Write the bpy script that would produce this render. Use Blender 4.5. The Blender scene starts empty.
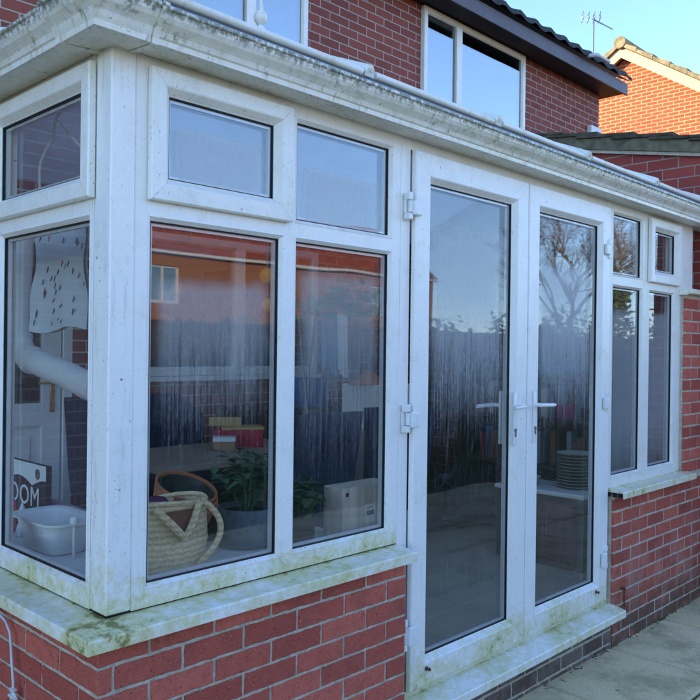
import bpy, bmesh, math, random
from mathutils import Vector, Matrix
random.seed(11)
S = bpy.context.scene
COL = S.collection
R = math.radians

# ------------------------------------------------------------------ materials
class NT:
    def __init__(s, name):
        s.m = bpy.data.materials.new(name); s.m.use_nodes = True
        s.t = s.m.node_tree; s.t.nodes.clear()
        s.out = s.t.nodes.new('ShaderNodeOutputMaterial')
    def n(s, kind, **kw):
        nd = s.t.nodes.new('ShaderNode' + kind)
        for k, v in kw.items():
            if k.startswith('_'): setattr(nd, k[1:], v)
            else:
                key = k.replace('_', ' ')
                if key.isdigit(): nd.inputs[int(key)].default_value = v
                else: nd.inputs[key].default_value = v
        return nd
    def l(s, a, b, inp):
        o = a.outputs[0] if hasattr(a, 'outputs') else a
        s.t.links.new(o, b.inputs[inp]); return b
    def math(s, op, a, b=None, c=None):
        nd = s.n('Math', _operation=op)
        for i, v in enumerate((a, b, c)):
            if v is None: continue
            if isinstance(v, (int, float)): nd.inputs[i].default_value = v
            else: s.l(v, nd, i)
        return nd
    def pos(s):
        return s.n('NewGeometry').outputs['Position']
    def obj(s):
        return s.n('TexCoord').outputs['Object']
    def noise(s, vec, scale, detail=4, rough=.55, sc=None, dist=0):
        if sc:
            mp = s.n('Mapping', Scale=sc); s.l(vec, mp, 'Vector'); vec = mp
        nz = s.n('TexNoise', Scale=scale, Detail=detail, Roughness=rough, Distortion=dist)
        s.l(vec, nz, 'Vector'); return nz.outputs['Fac']
    def ramp(s, f, lo, hi):
        r = s.n('MapRange', _interpolation_type='SMOOTHSTEP'); r.inputs['From Min'].default_value = lo; r.inputs['From Max'].default_value = hi
        s.l(f, r, 'Value'); return r.outputs[0]
    def mix(s, f, a, b):
        m = s.n('Mix', _data_type='RGBA')
        for i, v in ((0, f), (6, a), (7, b)):
            if isinstance(v, (int, float)): m.inputs[i].default_value = v
            elif isinstance(v, tuple): m.inputs[i].default_value = (*v[:3], 1)
            else: s.l(v, m, i)
        return m.outputs[2]
    def bsdf(s, col, rough=.5, spec=.5, bump=None, bstr=.3, bdist=.01, metal=0):
        p = s.n('BsdfPrincipled'); p.inputs['Metallic'].default_value = metal
        p.inputs['Specular IOR Level'].default_value = spec
        for k, v in (('Base Color', col), ('Roughness', rough)):
            if isinstance(v, tuple): p.inputs[k].default_value = (*v[:3], 1)
            elif isinstance(v, (int, float)): p.inputs[k].default_value = v
            else: s.l(v, p, k)
        if bump is not None:
            b = s.n('Bump', Strength=bstr, Distance=bdist); s.l(bump, b, 'Height'); s.l(b, p, 'Normal')
        return p
    def done(s, sh):
        s.l(sh, s.out, 'Surface'); return s.m

def plain(name, col, rough=.5, spec=.4, var=.25, scale=30, bstr=.15, metal=0):
    t = NT(name); o = t.obj(); n = t.noise(o, scale, 6); n2 = t.noise(o, scale * .13 + 1, 3)
    f = t.math('ADD', t.math('MULTIPLY', n, .6), t.math('MULTIPLY', n2, .4))
    dark = tuple(c * (1 - var) for c in col); light = tuple(min(1, c * (1 + var)) for c in col)
    return t.done(t.bsdf(t.mix(t.ramp(f, .3, .7), dark, light), rough, spec, n, bstr, .004, metal))

def upvc(name, algae=0., speck=.5, grime=.3, streak=0., zone=None, lip=None, edge=False, joints=False):
    t = NT(name); o = t.obj()
    base = t.mix(t.noise(o, 6, 5), (.82, .785, .745), (.89, .86, .83))
    # grey weathering film
    g = t.ramp(t.noise(o, 9, 8, .7), .5, .8)
    base = t.mix(t.math('MULTIPLY', g, grime), base, (.42, .42, .38))
    # vertical run marks
    if streak:
        st = t.ramp(t.noise(o, 1, 6, .65, sc=(55, 55, 5)), .5, .72)
        st = t.math('MULTIPLY', st, t.ramp(t.noise(o, 7, 3), .35, .6))
        base = t.mix(t.math('MULTIPLY', st, streak), base, (.13, .13, .105))
    # algae: olive film in ragged blotches, denser green inside
    if algae:
        a = t.noise(o, 30 if zone else 24, 12, .74, dist=.2); b = t.noise(o, 3.4, 4)
        f = t.math('ADD', t.math('MULTIPLY', a, .62), t.math('MULTIPLY', b, .38))
        if joints:   # collects along the frame joint, the front arris and the outer corner
            sj = t.n('SeparateXYZ'); t.l(o, sj, 0)
            dj = t.math('MINIMUM', t.math('ABSOLUTE', sj.outputs[0]), t.math('ABSOLUTE', sj.outputs[1]))
            back = t.math('SUBTRACT', 1, t.ramp(dj, .0, .035))
            vd = t.n('VectorMath', _operation='DISTANCE'); t.l(o, vd, 0); vd.inputs[1].default_value = (-.07, -.06, .85)
            cor = t.math('SUBTRACT', 1, t.ramp(vd.outputs['Value'], .02, .24))
            f = t.math('ADD', t.math('SUBTRACT', f, .035), t.math('ADD', t.math('MULTIPLY', back, .07), t.math('MULTIPLY', cor, .10)))
        if zone:
            sz = t.n('SeparateXYZ'); t.l(o, sz, 0)
            f = t.math('SUBTRACT', f, t.math('MULTIPLY', t.ramp(sz.outputs[2], zone[0], zone[1]), .19))
        base = t.mix(t.math('MULTIPLY', t.ramp(f, .36, .58), .86 * algae), base, (.60, .56, .23))
        base = t.mix(t.math('MULTIPLY', t.ramp(f, .545, .635), .9 * algae), base, (.18, .155, .03))
    if lip:
        sz = t.n('SeparateXYZ'); t.l(o, sz, 0)
        zz = t.math('ADD', sz.outputs[2], t.math('MULTIPLY', t.math('SUBTRACT', t.noise(o, 1, 6, .75, sc=(60, 60, 20)), .5), .06))
        lf = t.math('MULTIPLY', t.ramp(zz, lip, lip + .018), t.ramp(t.noise(o, 55, 5, .7), .36, .56))
        base = t.mix(t.math('MULTIPLY', lf, .85), base, (.12, .13, .085))
    if edge:   # olive speckle creeping along the post's arris
        sx = t.n('SeparateXYZ'); t.l(o, sx, 0)
        e_ = t.math('SUBTRACT', 1, t.ramp(t.math('MAXIMUM', sx.outputs[0], sx.outputs[1]), -.002, .03))
        q_ = t.ramp(t.math('ADD', t.noise(o, 1, 6, .75, sc=(260, 260, 90)), t.math('MULTIPLY', t.noise(o, 6, 3), .35)), .74, .90)
        base = t.mix(t.math('MULTIPLY', t.math('MULTIPLY', e_, q_), .6), base, (.36, .36, .20))
    # dirt specks
    v = t.noise(o, 210, 2, .5); w = t.noise(o, 8, 4, .6)
    sp = t.math('MULTIPLY', t.ramp(v, .66, .72), t.ramp(w, .44, .62))
    base = t.mix(t.math('MULTIPLY', sp, speck), base, (.16, .17, .10))
    v2 = t.ramp(t.noise(o, 70, 3, .5), .70, .75)
    base = t.mix(t.math('MULTIPLY', v2, speck * .7), base, (.10, .10, .07))
    rough = t.math('ADD', t.math('MULTIPLY', t.noise(o, 20, 4), .3), .22)
    return t.done(t.bsdf(base, rough, .45, t.noise(o, 160, 3), .03, .002))

def brick_tex(name, c1, c2, mortar, msize=.0055, algae=0, bump=1.0, stain=0):
    t = NT(name); g = t.n('NewGeometry'); o = t.obj()
    sx = t.n('SeparateXYZ'); t.l(o, sx, 0)
    sn = t.n('SeparateXYZ'); t.l(g.outputs['Normal'], sn, 0)
    use_y = t.math('GREATER_THAN', t.math('ABSOLUTE', sn.outputs[0]), .7)
    u = t.math('ADD', t.math('MULTIPLY', use_y, sx.outputs[1]), t.math('MULTIPLY', t.math('SUBTRACT', 1, use_y), sx.outputs[0]))
    cv = t.n('CombineXYZ'); t.l(u, cv, 0); t.l(sx.outputs[2], cv, 1)
    wob = t.n('TexNoise', Scale=22, Detail=3); t.l(o, wob, 'Vector')
    va = t.n('VectorMath', _operation='MULTIPLY_ADD'); t.l(wob.outputs['Color'], va, 0); va.inputs[1].default_value = (.005, .005, 0); t.l(cv, va, 2)
    b = t.n('TexBrick', Scale=1); b.inputs['Brick Width'].default_value = .225; b.inputs['Row Height'].default_value = .075
    b.inputs['Mortar Size'].default_value = msize; b.inputs['Mortar Smooth'].default_value = .25; b.inputs['Bias'].default_value = 0
    b.inputs['Color1'].default_value = (*c1, 1); b.inputs['Color2'].default_value = (*c2, 1); b.inputs['Mortar'].default_value = (*mortar, 1)
    t.l(va, b, 'Vector')
    fine = t.noise(o, 130, 6, .6); big = t.noise(o, 1.3, 4)
    col = t.mix(t.math('MULTIPLY', t.ramp(fine, .35, .75), .35), b.outputs['Color'], tuple(c * .55 for c in c1))
    col = t.mix(t.math('MULTIPLY', t.ramp(big, .4, .75), .25), col, tuple(c * .7 + .03 for c in c2))
    if stain:
        s_ = t.math('MULTIPLY', t.ramp(t.noise(o, 4, 7, .65), .52, .66), stain)
        col = t.mix(s_, col, (.62, .58, .55))
    h = t.math('ADD', t.math('MULTIPLY', b.outputs['Fac'], -1.), t.math('MULTIPLY', fine, .35))
    return t.done(t.bsdf(col, .85, .25, h, .7 * bump, .008))

def brick_solid(name, c1, c2, stain=0, algae=0):
    """for walls laid brick by brick: colour varies per brick"""
    t = NT(name); o = t.obj(); g = t.n('NewGeometry')
    rnd = g.outputs['Random Per Island']
    col = t.mix(rnd, c1, c2)
    fine = t.noise(o, 190, 8, .7); mid = t.noise(o, 34, 6, .65)
    col = t.mix(t.math('MULTIPLY', t.ramp(mid, .42, .72), .45), col, tuple(c * .5 for c in c1))
    col = t.mix(t.math('MULTIPLY', t.ramp(t.noise(o, 3.5, 6, .7), .48, .75), .45), col, (.16, .055, .045))
    pits = t.ramp(t.noise(o, 120, 2, .5), .64, .70)
    col = t.mix(t.math('MULTIPLY', pits, .55), col, (.06, .015, .015))
    lime = t.ramp(t.noise(o, 150, 2, .5, sc=(1, 1, 1.5)), .69, .72)
    col = t.mix(t.math('MULTIPLY', lime, .5), col, (.6, .5, .45))
    if stain:   # white salt bloom in drifting patches near the ground
        px = t.n('SeparateXYZ'); t.l(o, px, 0)
        low = t.math('SUBTRACT', 1, t.ramp(px.outputs[2], .25, .75))
        s_ = t.math('MULTIPLY', t.ramp(t.noise(o, 5, 8, .7), .40, .60), low)
        col = t.mix(t.math('MULTIPLY', s_, stain), col, (.52, .42, .36))
    if algae:
        px = t.n('SeparateXYZ'); t.l(o, px, 0)
        low = t.math('SUBTRACT', 1, t.ramp(px.outputs[2], .03, .34))
        a_ = t.math('MULTIPLY', t.ramp(t.noise(o, 9, 8, .65), .28, .5), low)
        col = t.mix(t.math('MULTIPLY', a_, algae), col, (.085, .08, .05))
    h = t.math('ADD', fine, t.math('MULTIPLY', pits, -1.2))
    return t.done(t.bsdf(col, .85, .22, h, .9, .0045))

def glass(name, fog=0., fog_lo=.2, fog_hi=.95, drips=0., ior=1.85, tint=(.97, .98, .97), patch=0., axis=0, smear=.02, seed=0., soft=.07):
    """clear pane with fresnel reflection; optional condensation film (scatters light)"""
    t = NT(name)
    f0 = ((ior - 1) / (ior + 1)) ** 2
    lw = t.n('LayerWeight', Blend=.5)
    fr = t.math('ADD', f0, t.math('MULTIPLY', t.math('POWER', lw.outputs['Facing'], 5.), 1 - f0))
    tr = t.n('BsdfTransparent', Color=(*tint, 1))
    gl = t.n('BsdfGlossy', Roughness=.015)
    o = t.obj()
    if seed:
        mpn = t.n('Mapping', Location=(seed, seed * .7, seed * 1.3)); t.l(o, mpn, 'Vector'); o = mpn.outputs[0]
    wv = t.noise(o, 1.8, 1); bm = t.n('Bump', Strength=.03, Distance=.05); t.l(wv, bm, 'Height'); t.l(bm, gl, 'Normal')
    base = t.n('MixShader'); t.l(fr, base, 0); t.l(tr, base, 1); t.l(gl, base, 2)
    if not (fog or drips or patch or smear): return t.done(base)
    gen = t.n('TexCoord').outputs['Generated']
    sp = t.n('SeparateXYZ'); t.l(gen, sp, 0)
    a, b = sp.outputs[axis], sp.outputs[2]
    wob = t.math('MULTIPLY', t.math('SUBTRACT', t.noise(o, 7, 3), .5), .14)
    aw = t.math('ADD', a, wob); bw = t.math('ADD', b, t.math('MULTIPLY', wob, .4))
    # a misted patch with rounded, soft sides and top
    dn = t.math('SUBTRACT', 1, t.ramp(bw, fog_hi - .06, fog_hi))
    f = t.math('MULTIPLY', dn, t.math('MULTIPLY', t.ramp(aw, .04, .16), t.math('SUBTRACT', 1, t.ramp(aw, .84, .96))))
    tex = t.math('ADD', .72, t.math('MULTIPLY', t.noise(o, 1, 8, .8, sc=(90, 90, 30)), .5))
    f = t.math('MULTIPLY', f, tex)
    # its lower part is cut into columns where running water has cleared the glass
    col = t.math('ADD', t.math('MULTIPLY', t.noise(o, 1, 5, .75, sc=(120, 120, 3.5)), .62), t.math('MULTIPLY', t.noise(o, 1, 5, .75, sc=(170, 170, 45)), .38))
    lvl = t.n('MapRange'); lvl.inputs['From Min'].default_value = fog_lo; lvl.inputs['From Max'].default_value = fog_lo + drips
    t.l(bw, lvl, 'Value'); lvl.inputs['To Min'].default_value = .33; lvl.inputs['To Max'].default_value = .72
    keep = t.ramp(t.math('SUBTRACT', lvl, col), -soft, soft)
    f = t.math('MULTIPLY', t.math('MULTIPLY', f, keep), fog)
    f = t.math('ADD', f, t.math('MULTIPLY', t.noise(o, 12, 6, .7), smear))
    df = t.n('BsdfDiffuse', Color=(.8, .82, .84, 1)); tl = t.n('BsdfTranslucent', Color=(.7, .72, .74, 1))
    fs = t.n('MixShader', **{'0': .45}); t.l(df, fs, 1); t.l(tl, fs, 2)
    mx = t.n('MixShader'); t.l(f, mx, 0); t.l(base, mx, 1); t.l(fs, mx, 2)
    return t.done(mx)

M = {}
M['upvc'] = upvc('upvc_white', .18, .9, .38, .12)
M['upvc_low'] = upvc('upvc_mildewed', 1., 1., .38, .15, zone=(.86, 1.02))
M['upvc_door'] = upvc('upvc_door_mildewed', .9, .9, .3, .12, zone=(.28, .50))
M['sill'] = upvc('upvc_sill_algae', 1.0, 1.0, .4, joints=True)
M['gutter'] = upvc('upvc_gutter_dirty', .35, 1.3, .6, .85, lip=2.498)
M['post'] = upvc('upvc_post_speckled', 1., 1.2, .35, .25, zone=(.84, 1.10), edge=True)
M['bar'] = upvc('upvc_bar', .3, .6, .4)
M['hinge'] = plain('hinge_white', (.78, .78, .77), .35, .5, .06)
M['rubber'] = plain('black_gasket', (.012, .012, .013), .6, .3, .2)
M['gap'] = plain('dark_gap', (.02, .02, .02), .9, .1, .2)
M['spacer'] = plain('spacer_grey', (.55, .56, .57), .4, .5, .1, metal=.3)
M['brick_near'] = brick_solid('red_brick_near', (.68, .165, .115), (.44, .090, .064))
M['brick_low'] = brick_solid('red_brick_damp', (.58, .135, .085), (.40, .082, .058), .28, .85)
M['brick_plinth'] = brick_solid('brick_plinth', (.22, .10, .09), (.15, .07, .07), .5, .6)
M['mortar'] = plain('mortar_grey', (.48, .42, .33), .95, .1, .3, 120, .6)
M['brick_house'] = brick_tex('house_brick', (.30, .080, .055), (.21, .055, .042), (.48, .42, .37), .0055)
M['brick_ext'] = brick_tex('outbuilding_brick', (.40, .075, .055), (.28, .05, .042), (.36, .29, .25), .005)
M['brick_gable'] = brick_tex('gable_brick', (.40, .080, .026), (.30, .058, .020), (.54, .33, .16), .010)
M['brick_terrace'] = brick_tex('terrace_brick', (.44, .15, .06), (.34, .10, .045), (.5, .4, .3), .006)
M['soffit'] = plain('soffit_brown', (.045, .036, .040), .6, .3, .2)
M['fascia'] = plain('fascia_brown', (.085, .062, .070), .5, .4, .2, 20)
M['tile_dark'] = plain('roof_tile_dark', (.035, .040, .042), .8, .3, .5, 14, .5)
M['tile_red'] = plain('roof_tile_red', (.36, .085, .045), .8, .3, .35, 3, .3)
M['tile_moss'] = plain('roof_tile_lichen', (.22, .17, .09), .9, .2, .45, 9, .5)
M['barge'] = plain('bargeboard_buff', (.42, .28, .18), .6, .3, .12, 6)
M['verge'] = plain('verge_board_weathered', (.15, .13, .085), .85, .2, .45, 16, .5)
M['alu'] = plain('aluminium', (.16, .165, .18), .45, .5, .1, metal=.6)
M['fence'] = plain('fence_timber', (.055, .036, .025), .85, .2, .35, 12)
M['bark'] = plain('bark', (.20, .15, .10), .9, .2, .35, 20)
M['leaf_dark'] = plain('leaf_dark', (.035, .085, .035), .5, .4, .5, 7)
M['leaf_mid'] = plain('leaf_mid', (.06, .13, .065), .5, .4, .5, 9)
M['leaf_hedge'] = plain('hedge_leaf', (.08, .10, .03), .7, .3, .5, 3)
M['floor_tile'] = plain('floor_tile_grey', (.42, .38, .33), .35, .4, .08, 6)
M['white_paint'] = plain('white_paint', (.72, .72, .71), .5, .4, .05)
M['plaster'] = plain('plaster_white', (.55, .56, .57), .8, .2, .06)
M['brass'] = plain('brass', (.55, .36, .12), .35, .6, .15, metal=.8)
M['terracotta'] = plain('terracotta', (.42, .14, .065), .8, .3, .2)
M['soil'] = plain('soil', (.02, .015, .012), .95, .1, .4)
M['pot_grey'] = plain('pot_grey_blue', (.13, .155, .18), .75, .3, .25, 40)
M['cream'] = plain('cream_ceramic', (.60, .55, .45), .35, .5, .08)
M['wood_pale'] = None
M['navy'] = plain('navy_fabric', (.022, .036, .075), .9, .2, .3, 60)
M['black'] = plain('black_plastic', (.015, .016, .018), .45, .5, .2)
M['red_card'] = plain('red_card', (.42, .015, .035), .5, .4, .15)
M['yellow_card'] = plain('yellow_card', (.46, .31, .11), .6, .3, .1)
M['card'] = plain('cardboard', (.35, .22, .14), .8, .2, .1)
M['blue'] = plain('blue_plastic', (.02, .10, .34), .4, .5, .1)
M['oak'] = plain('table_oak', (.34, .27, .21), .5, .4, .15, 8)
M['dark_wood'] = plain('dark_wood', (.06, .035, .025), .5, .4, .3, 14)
M['white_cloth'] = None
M['cable'] = plain('cable_white', (.62, .63, .64), .5, .4, .08)
M['rust'] = plain('rusted_iron', (.10, .05, .03), .9, .3, .4, 60)
M['paper_white'] = plain('paper_white', (.78, .78, .76), .7, .3, .03)
M['ink'] = plain('ink_black', (.02, .02, .025), .6, .3, .1)
M['ink_blue'] = plain('cover_blue', (.10, .20, .30), .6, .3, .1)
M['red_paint'] = plain('red_paint', (.50, .03, .03), .45, .4, .1)
M['purple'] = plain('purple_fabric', (.10, .02, .08), .9, .2, .2)
M['orange'] = plain('orange_fabric', (.50, .16, .05), .9, .2, .2)
M['lamp_yellow'] = plain('yellow_paper', (.70, .38, .06), .8, .2, .1)
M['earth'] = plain('earth_grass', (.075, .085, .035), .95, .1, .5, 5)
M['curtain'] = plain('curtain_white', (.60, .63, .68), .9, .2, .05)
M['room_shade'] = plain('room_shade', (.03, .03, .035), .9, .1, .2)
M['towel_blue'] = plain('towel_blue', (.10, .24, .36), .95, .1, .15)
M['burgundy'] = plain('burgundy_fabric', (.10, .012, .02), .95, .1, .3)

def _wood():
    t = NT('pale_wood'); o = t.obj()
    f = t.noise(o, 1, 6, .6, sc=(70, 70, 4))
    return t.done(t.bsdf(t.mix(t.ramp(f, .3, .7), (.55, .43, .34), (.74, .62, .52)), .6, .3, f, .1, .002))
M['wood_pale'] = _wood()

def _straw():
    t = NT('woven_straw'); o = t.obj()
    a = t.n('TexWave', _wave_type='BANDS', _bands_direction='Z', Scale=16, Distortion=4, Detail=4); a.inputs['Detail Scale'].default_value = 2.2
    t.l(o, a, 'Vector')
    n = t.noise(o, 1, 5, .6, sc=(140, 140, 50))
    f = t.math('ADD', t.math('MULTIPLY', a.outputs['Fac'], .26), t.math('MULTIPLY', n, .74))
    return t.done(t.bsdf(t.mix(t.ramp(f, .2, .8), (.55, .38, .19), (.92, .70, .44)), .85, .2, f, .8, .006))
M['straw'] = _straw()

def _cloth():
    t = NT('patterned_cloth'); o = t.obj()
    v = t.n('TexVoronoi', Scale=17, Randomness=.8); t.l(o, v, 'Vector')
    d = t.math('SUBTRACT', 1, t.ramp(v.outputs['Distance'], .10, .14))
    cr = t.n('ValToRGB'); e = cr.color_ramp; e.interpolation = 'CONSTANT'
    e.elements[0].color = (.06, .10, .18, 1); e.elements[1].position = .45; e.elements[1].color = (.02, .02, .03, 1)
    x = e.elements.new(.7); x.color = (.45, .03, .04, 1); x = e.elements.new(.86); x.color = (.2, .5, .5, 1)
    sx = t.n('SeparateColor'); t.l(v.outputs['Color'], sx, 0); t.l(sx.outputs[0], cr, 0)
    return t.done(t.bsdf((.60, .64, .66), .95, .1, t.noise(o, 400, 2), .3, .001))
M['white_cloth'] = _cloth()

def _slab():
    t = NT('paving_slab'); o = t.obj(); g = t.n('NewGeometry')
    c = t.mix(g.outputs['Random Per Island'], (.76, .59, .34), (.84, .67, .41))
    c = t.mix(t.math('MULTIPLY', t.ramp(t.noise(o, 3.2, 10, .72), .44, .64), .75), c, (.33, .28, .14))
    c = t.mix(t.math('MULTIPLY', t.ramp(t.noise(o, 5.5, 6, .7), .55, .75), .5), c, (.55, .50, .38))
    grit = t.noise(o, 150, 6, .75)
    c = t.mix(t.math('MULTIPLY', t.ramp(grit, .46, .66), .55), c, (.30, .27, .19))
    c = t.mix(t.math('MULTIPLY', t.ramp(t.noise(o, 95, 4, .7), .60, .68), .6), c, (.78, .70, .52))
    c = t.mix(t.math('MULTIPLY', t.ramp(t.noise(o, 9, 4, .5), .68, .73), .8), c, (.09, .085, .045))
    return t.done(t.bsdf(c, .75, .3, grit, .6, .004))
M['slab'] = _slab()

def _poly():
    t = NT('polycarbonate_opal'); o = t.obj()
    c = t.mix(t.ramp(t.noise(o, 3, 6), .3, .7), (.66, .67, .67), (.75, .76, .76))
    d = t.n('BsdfDiffuse'); t.l(c, d, 0); tl = t.n('BsdfTranslucent'); t.l(c, tl, 0)
    m = t.n('MixShader', **{'0': .86}); t.l(d, m, 1); t.l(tl, m, 2); return t.done(m)
M['poly'] = _poly()
M['pane_low'] = glass('glass_misted_first', .30, .30, .87, .58, smear=.002, soft=.13)
M['pane_low_second'] = glass('glass_misted_second', .26, .22, .93, .66, smear=.002, seed=3.1, soft=.15)
M['pane_door'] = glass('glass_door_misted', .50, .42, .94, .40, smear=.003, ior=1.6, seed=5.7, soft=.15)
M['pane_door_second'] = glass('glass_second_door_misted', .60, .42, .90, .36, smear=.003, ior=1.6, seed=8.3, soft=.16)
M['pane_top'] = glass('glass_top_misted', .36, -.3, .70, .1, smear=.05)
M['pane_top_second'] = glass('glass_top_second_misted', .38, -.25, .60, .1, smear=.05, seed=2.2)
M['pane_end'] = glass('glass_end_misted', .26, -.2, .90, .6, smear=.03, ior=1.6, seed=4.4, soft=.16)
M['pane_left'] = glass('glass_left', .0, .1, .9, 0, axis=1, smear=.05, ior=1.5)
M['pane_clear'] = glass('glass_clear', 0, smear=.03)
M['pane_house'] = glass('glass_house', 0, ior=4.2, tint=(.4, .42, .45), smear=.0)

# ------------------------------------------------------------------ mesh helpers
class MB:
    def __init__(s): s.b = bmesh.new(); s.mi = 0
    def face(s, vs):
        try:
            f = s.b.faces.new(vs); f.material_index = s.mi; return f
        except ValueError: return None
    def box(s, x0, x1, y0, y1, z0, z1, bev=0., mat=None, seg=1):
        x0, x1 = min(x0, x1), max(x0, x1); y0, y1 = min(y0, y1), max(y0, y1); z0, z1 = min(z0, z1), max(z0, z1)
        v = [s.b.verts.new(p) for p in ((x0, y0, z0), (x1, y0, z0), (x1, y1, z0), (x0, y1, z0), (x0, y0, z1), (x1, y0, z1), (x1, y1, z1), (x0, y1, z1))]
        fs = [s.face([v[i] for i in q]) for q in ((3, 2, 1, 0), (4, 5, 6, 7), (0, 1, 5, 4), (1, 2, 6, 5), (2, 3, 7, 6), (3, 0, 4, 7))]
        if bev:
            ed = list({e for f in fs for e in f.edges})
            r = bmesh.ops.bevel(s.b, geom=ed, offset=bev, segments=seg, affect='EDGES', profile=.5)
            for f in r['faces']: f.material_index = s.mi
            v = list({q for f in r['faces'] for q in f.verts})
        if mat is not None: bmesh.ops.transform(s.b, matrix=mat, verts=v)
        return v
    def loft(s, rings, closed=True, caps=True):
        vs = [[s.b.verts.new(p) for p in r] for r in rings]
        n = len(rings[0])
        for a, b in zip(vs, vs[1:]):
            for i in range(n if closed else n - 1):
                j = (i + 1) % n; s.face([a[i], a[j], b[j], b[i]])
        if caps and closed and n > 2: s.face(vs[0][::-1]); s.face(vs[-1])
        return vs
    def tube(s, pts, r, seg=8, caps=True):
        pts = [Vector(p) for p in pts]; rings = []
        rs = r if isinstance(r, (list, tuple)) else [r] * len(pts)
        prev = None
        for i, p in enumerate(pts):
            d = (pts[min(i + 1, len(pts) - 1)] - pts[max(i - 1, 0)]).normalized()
            ref = prev if prev is not None else (Vector((0, 0, 1)) if abs(d.z) < .9 else Vector((1, 0, 0)))
            a = (ref - d * ref.dot(d))
            if a.length < 1e-4: a = d.orthogonal()
            a.normalize(); b = d.cross(a); prev = a
            rings.append([p + (a * math.cos(2 * math.pi * k / seg) + b * math.sin(2 * math.pi * k / seg)) * rs[i] for k in range(seg)])
        return s.loft(rings, True, caps)
    def lathe(s, prof, c=(0, 0, 0), seg=32, mat=None):
        rings = []
        for r, z in prof:
            rings.append([Vector((r * math.cos(2 * math.pi * k / seg), r * math.sin(2 * math.pi * k / seg), z)) for k in range(seg)])
        mt = Matrix.Translation(c) @ (mat if mat is not None else Matrix())
        return s.loft([[mt @ p for p in r] for r in rings], True, True)
    def prism(s, pts, off):
        """closed polygon pts extruded by vector off"""
        a = [s.b.verts.new(p) for p in pts]; b = [s.b.verts.new(Vector(p) + Vector(off)) for p in pts]
        s.face(a[::-1]); s.face(b)
        for i in range(len(a)):
            j = (i + 1) % len(a); s.face([a[i], a[j], b[j], b[i]])
    def ring(s, mp, a0, a1, b0, b1, prof, gap=.0007):
        """mitred rectangular frame; prof = closed list of (inset, out)"""
        g = gap
        sides = (
            lambda i: ((a0 + i + g, b0 + i), (a1 - i - g, b0 + i)),
            lambda i: ((a1 - i, b0 + i + g), (a1 - i, b1 - i - g)),
            lambda i: ((a1 - i - g, b1 - i), (a0 + i + g, b1 - i)),
            lambda i: ((a0 + i, b1 - i - g), (a0 + i, b0 + i + g)))
        for sd in sides:
            r0 = []; r1 = []
            for i, d in prof:
                p, q = sd(i); r0.append(mp(p[0], p[1], d)); r1.append(mp(q[0], q[1], d))
            s.loft([r0, r1])
    def build(s, name, mat, parent=None, smooth=False, sub=False):
        bmesh.ops.recalc_face_normals(s.b, faces=s.b.faces[:])
        me = bpy.data.meshes.new(name); s.b.to_mesh(me); s.b.free()
        for m in (mat if isinstance(mat, (list, tuple)) else [mat]): me.materials.append(m)
        if smooth:
            for p in me.polygons: p.use_smooth = True
            try: me.set_sharp_from_angle(angle=R(smooth if smooth > 1 else 40))
            except Exception: pass
        o = bpy.data.objects.new(name, me); COL.objects.link(o)
        if parent is not None:
            o.parent = parent
            p = parent; off = Vector()
            while p is not None: off += p.location; p = p.parent
            o.location = -off
        return o

def tag(o, label=None, cat=None, group=None, kind=None):
    if label: o['label'] = label
    if cat: o['category'] = cat
    if group: o['group'] = group
    if kind: o['kind'] = kind
    return o
def thing(name, label, cat, loc=(0, 0, 0), group=None):
    o = bpy.data.objects.new(name, None); COL.objects.link(o); o.location = loc
    o.empty_display_size = .1
    return tag(o, label, cat, group)

F = lambda a, b, d: Vector((a, -d, b))          # front wall, facing -y
L = lambda a, b, d: Vector((-d, a, b))          # left wall, facing -x
def H(y): return lambda a, b, d: Vector((a, y - d, b))
def mbox(mb, mp, a0, a1, b0, b1, d0, d1, bev=0.):
    p, q = mp(a0, b0, d0), mp(a1, b1, d1)
    mb.box(p.x, q.x, p.y, q.y, p.z, q.z, bev)

# ------------------------------------------------------------------ brick-by-brick wall
def laid_bricks(mb, mp, a0, a1, z_top, rows, d, shift=0., depth=.1, rec=.004, m0=.002):
    """stretcher bond with ragged arrises; slot 0 brick, slot 1 mortar"""
    rnd = random.Random(int((a0 + a1) * 1000))
    def outline(s, e, zb, zt, ins, jit):
        pts = []
        nx = max(2, int((e - s) / .02)); nz = 3
        def j(): return rnd.uniform(-jit, jit)
        for i in range(nx): pts.append((s + ins + (e - s - 2 * ins) * i / nx + j(), zb + ins + j()))
        for i in range(nz): pts.append((e - ins + j(), zb + ins + (zt - zb - 2 * ins) * i / nz + j()))
        for i in range(nx): pts.append((e - ins - (e - s - 2 * ins) * i / nx + j(), zt - ins + j()))
        for i in range(nz): pts.append((s + ins + j(), zt - ins - (zt - zb - 2 * ins) * i / nz + j()))
        return pts
    for k in range(rows):
        zt = z_top - .075 * k; zb = zt - .065
        off = shift + (.1125 if k % 2 else 0)
        a = a0 - off
        while a < a1:
            s, e = max(a, a0), min(a + .215, a1)
            if e - s > .015:
                mb.mi = 0
                st = rnd.getstate(); o1 = outline(s, e, zb, zt, 0, .0016); rnd.setstate(st); o2 = outline(s, e, zb, zt, .0028, .0016)
                dj = rnd.uniform(-.0012, .0012)
                mb.loft([[mp(x, z, d - rec - .012) for x, z in o1], [mp(x, z, d - .0022 + dj) for x, z in o1], [mp(x, z, d + dj) for x, z in o2]])
            a += .225
    mb.mi = 1
    mbox(mb, mp, a0 + m0, a1 - .002, z_top - .075 * rows - .01, z_top + .03, d - depth, d - rec)
    mb.mi = 0

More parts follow.
